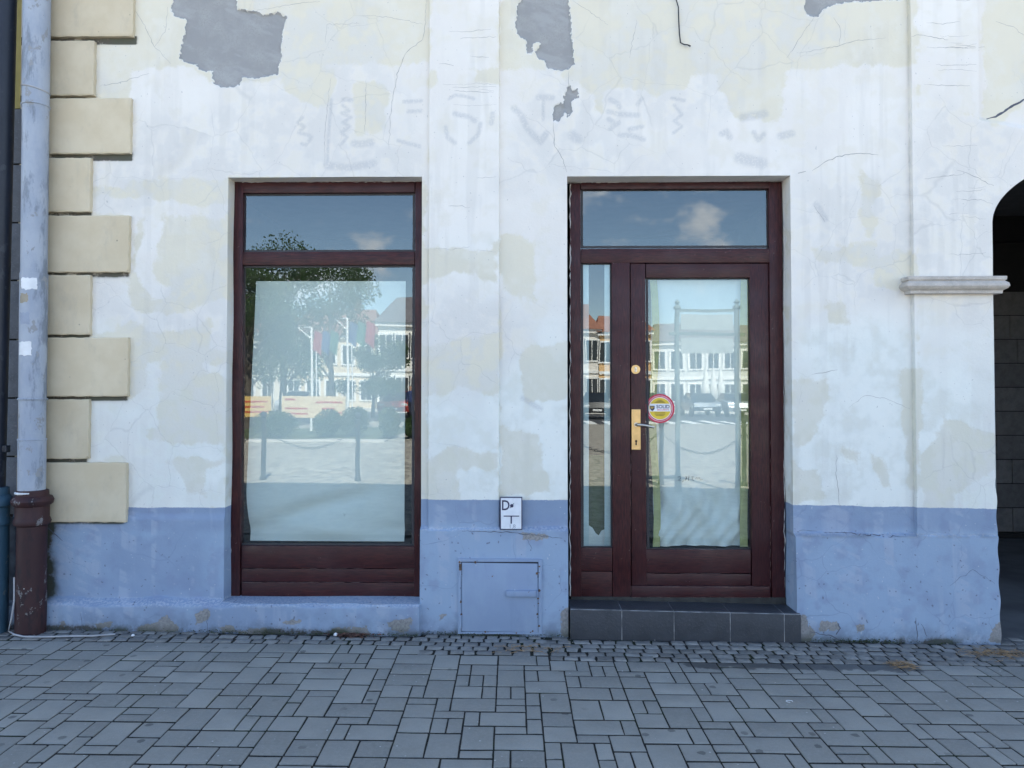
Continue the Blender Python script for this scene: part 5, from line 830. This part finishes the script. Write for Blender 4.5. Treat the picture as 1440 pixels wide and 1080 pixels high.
# bollards and chains at the edge of the shade
iron = plain('black_iron', (0.02, 0.021, 0.024), 0.5, 0.3)
bx = [mx(q, 7.6) for q in (240, 366, 500, 640, 790, 934, 1052, 1180)]
names = ['leftmost', 'second from left', 'third from left', 'fourth from left', 'fourth from right', 'third from right', 'second from right', 'rightmost']
for x, nm in zip(bx, names): t = empty('bollard', (x, -7.6, gz(x)), 'black iron bollard, %s in the row facing the shop' % nm, 'bollard', 'bollards along the square'); MB().lathe([(0.055, -.05), (0.055, .06), (0.04, .08), (0.036, .95), (0.05, .97), (0.05, 1.0), (0.03, 1.02)], 0, 0, 14).build('post', iron, t, 40); MB().lathe([(0.01, 1.02), (0.04, 1.04), (0.052, 1.08), (0.04, 1.12), (0.005, 1.135)], 0, 0, 14).build('ball_cap', iron, t, 60)
for k, (a, b_) in enumerate(zip(bx[:-1], bx[1:])):
    if k in (2, 3): continue
    t = empty('chain', ((a + b_) / 2, -7.6, 0.0), 'sagging black chain between the %s bollard and its right neighbour' % names[k], 'chain', 'chains between the bollards'); n = int((b_ - a) / 0.055)
    for i in range(n):
        u = (i + .5) / n; x = a + (b_ - a) * u - (a + b_) / 2; z = 0.86 - 0.34 * (1 - (2 * u - 1) ** 2) + gz(a); sl = -0.34 * -4 * (2 * u - 1) / (b_ - a); q = 'l%d' % (i % 2)
        if 'chain_link_%d' % (i % 2) not in bpy.data.meshes:
            lm = MB(); lm.tube([(0.036 * math.cos(g_), 0.018 * math.sin(g_) if i % 2 else 0, 0 if i % 2 else 0.018 * math.sin(g_)) for g_ in [2 * math.pi * e / 10 for e in range(11)]], 0.006, 5, False); me = lm.mesh('chain_link_%d' % (i % 2), iron, 60)
        o = link('link', bpy.data.meshes['chain_link_%d' % (i % 2)], t, (x, 0, z)); o.rotation_euler.y = -math.atan(sl)
# street information board, its back to the square
x0, x1 = mx(958, 6.7), mx(1043, 6.7); t = empty('information_board', ((x0 + x1) / 2, -6.7, gz(x0)), 'tall grey green information board on two posts near the bollards', 'sign'); gm_ = plain('grey_green_paint', (0.16, 0.20, 0.19), 0.6); hw = (x1 - x0) / 2; top = MR(1000, 430, 6.7).z - gz(x0); mid = MR(1000, 468, 6.7).z - gz(x0); low_ = MR(1000, 497, 6.7).z - gz(x0)
for s in (-1, 1): MB().lathe([(0.05, -.1), (0.05, .25), (0.038, .28), (0.038, top - .02), (0.06, top), (0.06, top + .03), (0.02, top + .06), (0.045, top + .10), (0.005, top + .15)], s * hw, 0, 12).build('post', gm_, t, 40)
MB().box(-hw, hw, -0.02, 0.02, top - .06, top - .01).build('crossbar', gm_, t); MB().box(-hw - .12, hw + .12, -0.025, 0.025, mid - .03, mid + .02).build('crossbar', gm_, t)
MB().box(-hw + .06, hw - .06, -0.012, 0.012, mid + .06, top - .10).build('panel', plain('board_back', (0.42, 0.45, 0.44), 0.6), t); MB().box(-hw + .06, hw - .06, -0.012, 0.012, low_, mid - .07).build('panel', bpy.data.materials['board_back'], t)
# houses across the road
glassd = plain('dark_window', (0.03, 0.035, 0.04), 0.15); trim = plain('white_trim', (0.76, 0.75, 0.72), 0.7)
def townhouse(x0, x1, dist, h, rh, col, rcol, st_, nw, label):
    t = empty('rendered_house', ((x0 + x1) / 2, -dist, 0), label, 'building', 'houses across the square'); hw = (x1 - x0) / 2; wm = plain('house_render', col, 0.85, 0, 0.05, 1); MB().box(-hw, hw, -9, 0, -0.2, h).build('wall', wm, t); MB().box(-hw - .2, hw + .2, -9.2, .25, h, h + .3).build('cornice', trim, t)
    rm = MB(); rm.v = [(-hw - .3, .4, h + .3), (hw + .3, .4, h + .3), (hw + .3, -9.3, h + .3), (-hw - .3, -9.3, h + .3), (-hw * .8, -4.5, h + rh), (hw * .8, -4.5, h + rh)]; rm.f = [(0, 1, 5, 4), (2, 3, 4, 5), (1, 2, 5), (3, 0, 4), (0, 3, 2, 1)]; ro = rm.build('roof', plain('roof_tiles', rcol, 0.85, 0, 0.2, 4), t); MB().box(hw * .3, hw * .3 + .7, -4, -3.3, h + rh * .5, h + rh + .8).build('chimney', plain('chimney_brick', (.3, .16, .12), .9), ro)
    MB().box(-hw, hw, 0.0, 0.12, h / st_ - .15, h / st_ + .1).build('string_course', trim, t)
    for s in range(st_):
        for i in range(nw):
            cx_ = -hw + (i + .5) * 2 * hw / nw; z0 = s * h / st_ + h / st_ * .28; z1 = z0 + h / st_ * .52
            if s == 0 and i == nw // 2: z0 = 0
            w_ = MB().box(cx_ - .62, cx_ + .62, 0.003, .10, z0 - .12, z1 + .14).build('window' if z0 else 'door', trim, t); MB().box(cx_ - .45, cx_ - .03, .10, .112, z0, z1).box(cx_ + .03, cx_ + .45, .10, .112, z0, z1).build('glazing', glassd, w_)
townhouse(mx(532, 52), mx(640, 52), 52, 6.4, 2.6, (0.72, 0.70, 0.64), (0.16, 0.15, 0.16), 2, 5, 'white two storey house with dark grey roof across the road'); townhouse(mx(400, 60), mx(528, 60), 60, 6.0, 3.0, (0.62, 0.52, 0.38), (0.24, 0.13, 0.10), 2, 5, 'tan house half hidden behind the tall trees')
townhouse(mx(780, 56), mx(842, 56), 56, 6.2, 1.9, (0.70, 0.66, 0.60), (0.32, 0.14, 0.085), 2, 3, 'cream house with bright orange tiled roof across the road'); townhouse(mx(843, 56), mx(916, 56), 56, 6.0, 2.0, (0.66, 0.42, 0.20), (0.34, 0.15, 0.09), 2, 4, 'orange rendered house under an orange tiled roof'); townhouse(mx(917, 58), mx(1090, 58), 58, 5.2, 2.2, (0.58, 0.58, 0.55), (0.20, 0.18, 0.17), 2, 7, 'long white house with grey roof behind the parked cars'); townhouse(mx(1092, 58), mx(1230, 58), 58, 6.4, 2.4, (0.60, 0.55, 0.42), (0.36, 0.14, 0.08), 2, 6, 'ochre grey house at the right end of the row'); townhouse(mx(642, 56), mx(778, 56), 56, 6.8, 2.4, (0.66, 0.60, 0.50), (0.34, 0.14, 0.09), 2, 6, 'beige house between the white and the cream house')
townhouse(mx(140, 60), mx(396, 60), 64, 6.6, 2.4, (0.64, 0.60, 0.52), (0.30, 0.13, 0.09), 2, 9, 'long beige house at the left end of the row')
# parked cars, noses to the square
tyre = plain('tyre', (0.02, 0.02, 0.02), 0.8); carglass = plain('car_glass', (0.02, 0.025, 0.03), 0.08); lampm = plain('lamp_glass', (0.7, 0.7, 0.68), 0.1, 0.3); rimm = plain('wheel_rim', (0.4, 0.4, 0.42), 0.35, .8)
def car(x, y, col, label, rz=0.0):
    t = empty('parked_car', (x, y, gz(x) - .02), label, 'car', 'cars parked across the road', rz); pm_ = plain('car_paint', col, 0.25, 0.2, 0.03); bm = bmesh.new()
    prof_ = [(-2.05, .35), (-2.12, .62), (-1.95, .88), (-1.0, .98), (-.35, 1.02), (1.3, 1.02), (1.95, .95), (2.05, .6), (2.0, .35)]
    rows = []
    for xw, sc_, dz in ((-.86, .97, 0), (-.80, 1, .02), (0, 1.01, .04), (.80, 1, .02), (.86, .97, 0)): rows.append([bm.verts.new((xw, -p * sc_, z + (dz if z > .8 else 0))) for p, z in prof_])
    for a, b_ in zip(rows[:-1], rows[1:]):
        for i in range(len(prof_) - 1): bm.faces.new((a[i], b_[i], b_[i + 1], a[i + 1]))
        bm.faces.new((a[-1], b_[-1], b_[0], a[0]))
    bm.faces.new(rows[0][::-1]); bm.faces.new(rows[-1]); MB().bm(bm).build('body', pm_, t, 35)
    cab = [(-.95, .99), (-.25, 1.44), (1.05, 1.47), (1.75, .99)]; mb = MB()
    for xw in (-.66, .66): mb.v += [(xw * (1.0 if z > 1.2 else 1.18), -p, z) for p, z in cab]
    mb.f = [(0, 4, 5, 1), (1, 5, 6, 2), (2, 6, 7, 3), (3, 2, 1, 0)[::-1], (4, 5, 6, 7)]; mb.build('cabin_glass', carglass, t); MB().box(-.64, .64, -1.03, .23, 1.445, 1.485, .015).build('roof_panel', pm_, t, 40)
    for s in (-1, 1):
        MB().box(s * .62 - .17, s * .62 + .17, 1.98, 2.09, .66, .80, .03).build('headlight', lampm, t, 40)
        for q in (-1.3, 1.28): w_ = MB().tube([(s * .70, q, .31), (s * .88, q, .31)], .31, 20).build('wheel', tyre, t, 40); MB().tube([(s * .87, q, .31), (s * .892, q, .31)], .19, 14).build('rim', rimm, w_, 40)
    MB().box(-.55, .55, 2.06, 2.13, .42, .58, .02).build('grille', tyre, t); MB().box(-.26, .26, 2.125, 2.14, .44, .55).build('number_plate', whitem, t)
for px, d, col, lab, rz in ((838, 40, (0.02, 0.022, 0.025), 'black car near the crossing', .05), (922, 43, (0.04, 0.10, 0.16), 'dark blue car facing the square', 0), (985, 43, (0.05, 0.07, 0.10), 'slate car between the blue and the silver car', 0), (1034, 43, (0.35, 0.37, 0.40), 'silver car right of the slate car', .04), (1085, 43, (0.5, 0.5, 0.5), 'pale grey car at the right end of the row', 0), (560, 40, (0.4, 0.05, 0.04), 'red car in front of the white house', 0), (420, 45, (0.5, 0.5, 0.5), 'light car behind the planting bed', 0.1)): car(mx(px, d), -d, col, lab, rz)
for px, lab in ((993, 'closed white parasol, left one of three'), (1004, 'closed white parasol, middle one of three'), (1015, 'closed white parasol, right one of three')):
    x = mx(px, 47.5); t = empty('parasol', (x, -47.5, gz(x)), lab, 'parasol', 'closed parasols before the long house'); MB().lathe([(0.03, 0), (0.03, 3.2), (0.01, 3.3)], 0, 0, 8).build('pole', whitem, t, 50); MB().lathe([(0.06, .9), (0.34, 1.1), (0.24, 1.9), (0.12, 2.8), (0.03, 3.15)], 0, 0, 10).build('canopy', plain('parasol_cloth', (.76, .74, .68), .8), t, 60)
def person(px, dist, top_, leg_, label, rz):
    x = mx(px, dist); t = empty('person', (x, -dist, gz(x)), label, 'person', None, rz); V = [(0, 0, .95), (0, 0, 1.15), (0, 0, 1.40), (0, .01, 1.50), (0, .02, 1.62), (0, .02, 1.74), (.20, 0, 1.40), (.25, .03, 1.12), (.24, .14, .90), (-.20, 0, 1.40), (-.25, -.02, 1.12), (-.24, .05, .88), (.10, 0, .88), (.12, .10, .50), (.12, .02, .08), (.12, .18, .03), (-.10, 0, .88), (-.11, -.05, .50), (-.11, -.22, .10), (-.11, -.08, .03)]
    E = [(0, 1), (1, 2), (2, 3), (3, 4), (4, 5), (2, 6), (6, 7), (7, 8), (2, 9), (9, 10), (10, 11), (0, 12), (12, 13), (13, 14), (14, 15), (0, 16), (16, 17), (17, 18), (18, 19)]; rad = [.15, .13, .14, .055, .095, .06, .065, .048, .036, .065, .048, .036, .09, .065, .045, .04, .09, .065, .045, .04]
    me = bpy.data.meshes.new('body'); me.from_pydata(V, E, []); o = link('body', me, t); md = o.modifiers.new('skin', 'SKIN'); o.modifiers.new('sub', 'SUBSURF').levels = 1
    for i, q in enumerate(me.skin_vertices[0].data): q.radius = (rad[i], rad[i] * .8); q.use_root = i == 0
    m_ = NT('clothing'); s = m_.N.new('ShaderNodeSeparateXYZ'); m_.L.new(m_.tc.outputs['Object'], s.inputs[0]); c_ = m_.mix(m_.ss(s.outputs[2], .93, .95), leg_, top_); c_ = m_.mix(m_.ss(s.outputs[2], 1.49, 1.5), c_, (.45, .28, .2)); c_ = m_.mix(m_.ss(s.outputs[2], 1.68, 1.70), c_, (.05, .03, .02)); me.materials.append(m_.out(c_, .8))
person(576, 33, (.03, .05, .15), (.03, .035, .06), 'person in dark blue walking on the path beside the bed', .6); person(344, 30, (.04, .04, .05), (.02, .02, .03), 'person in black beyond the amber banner', -.8)
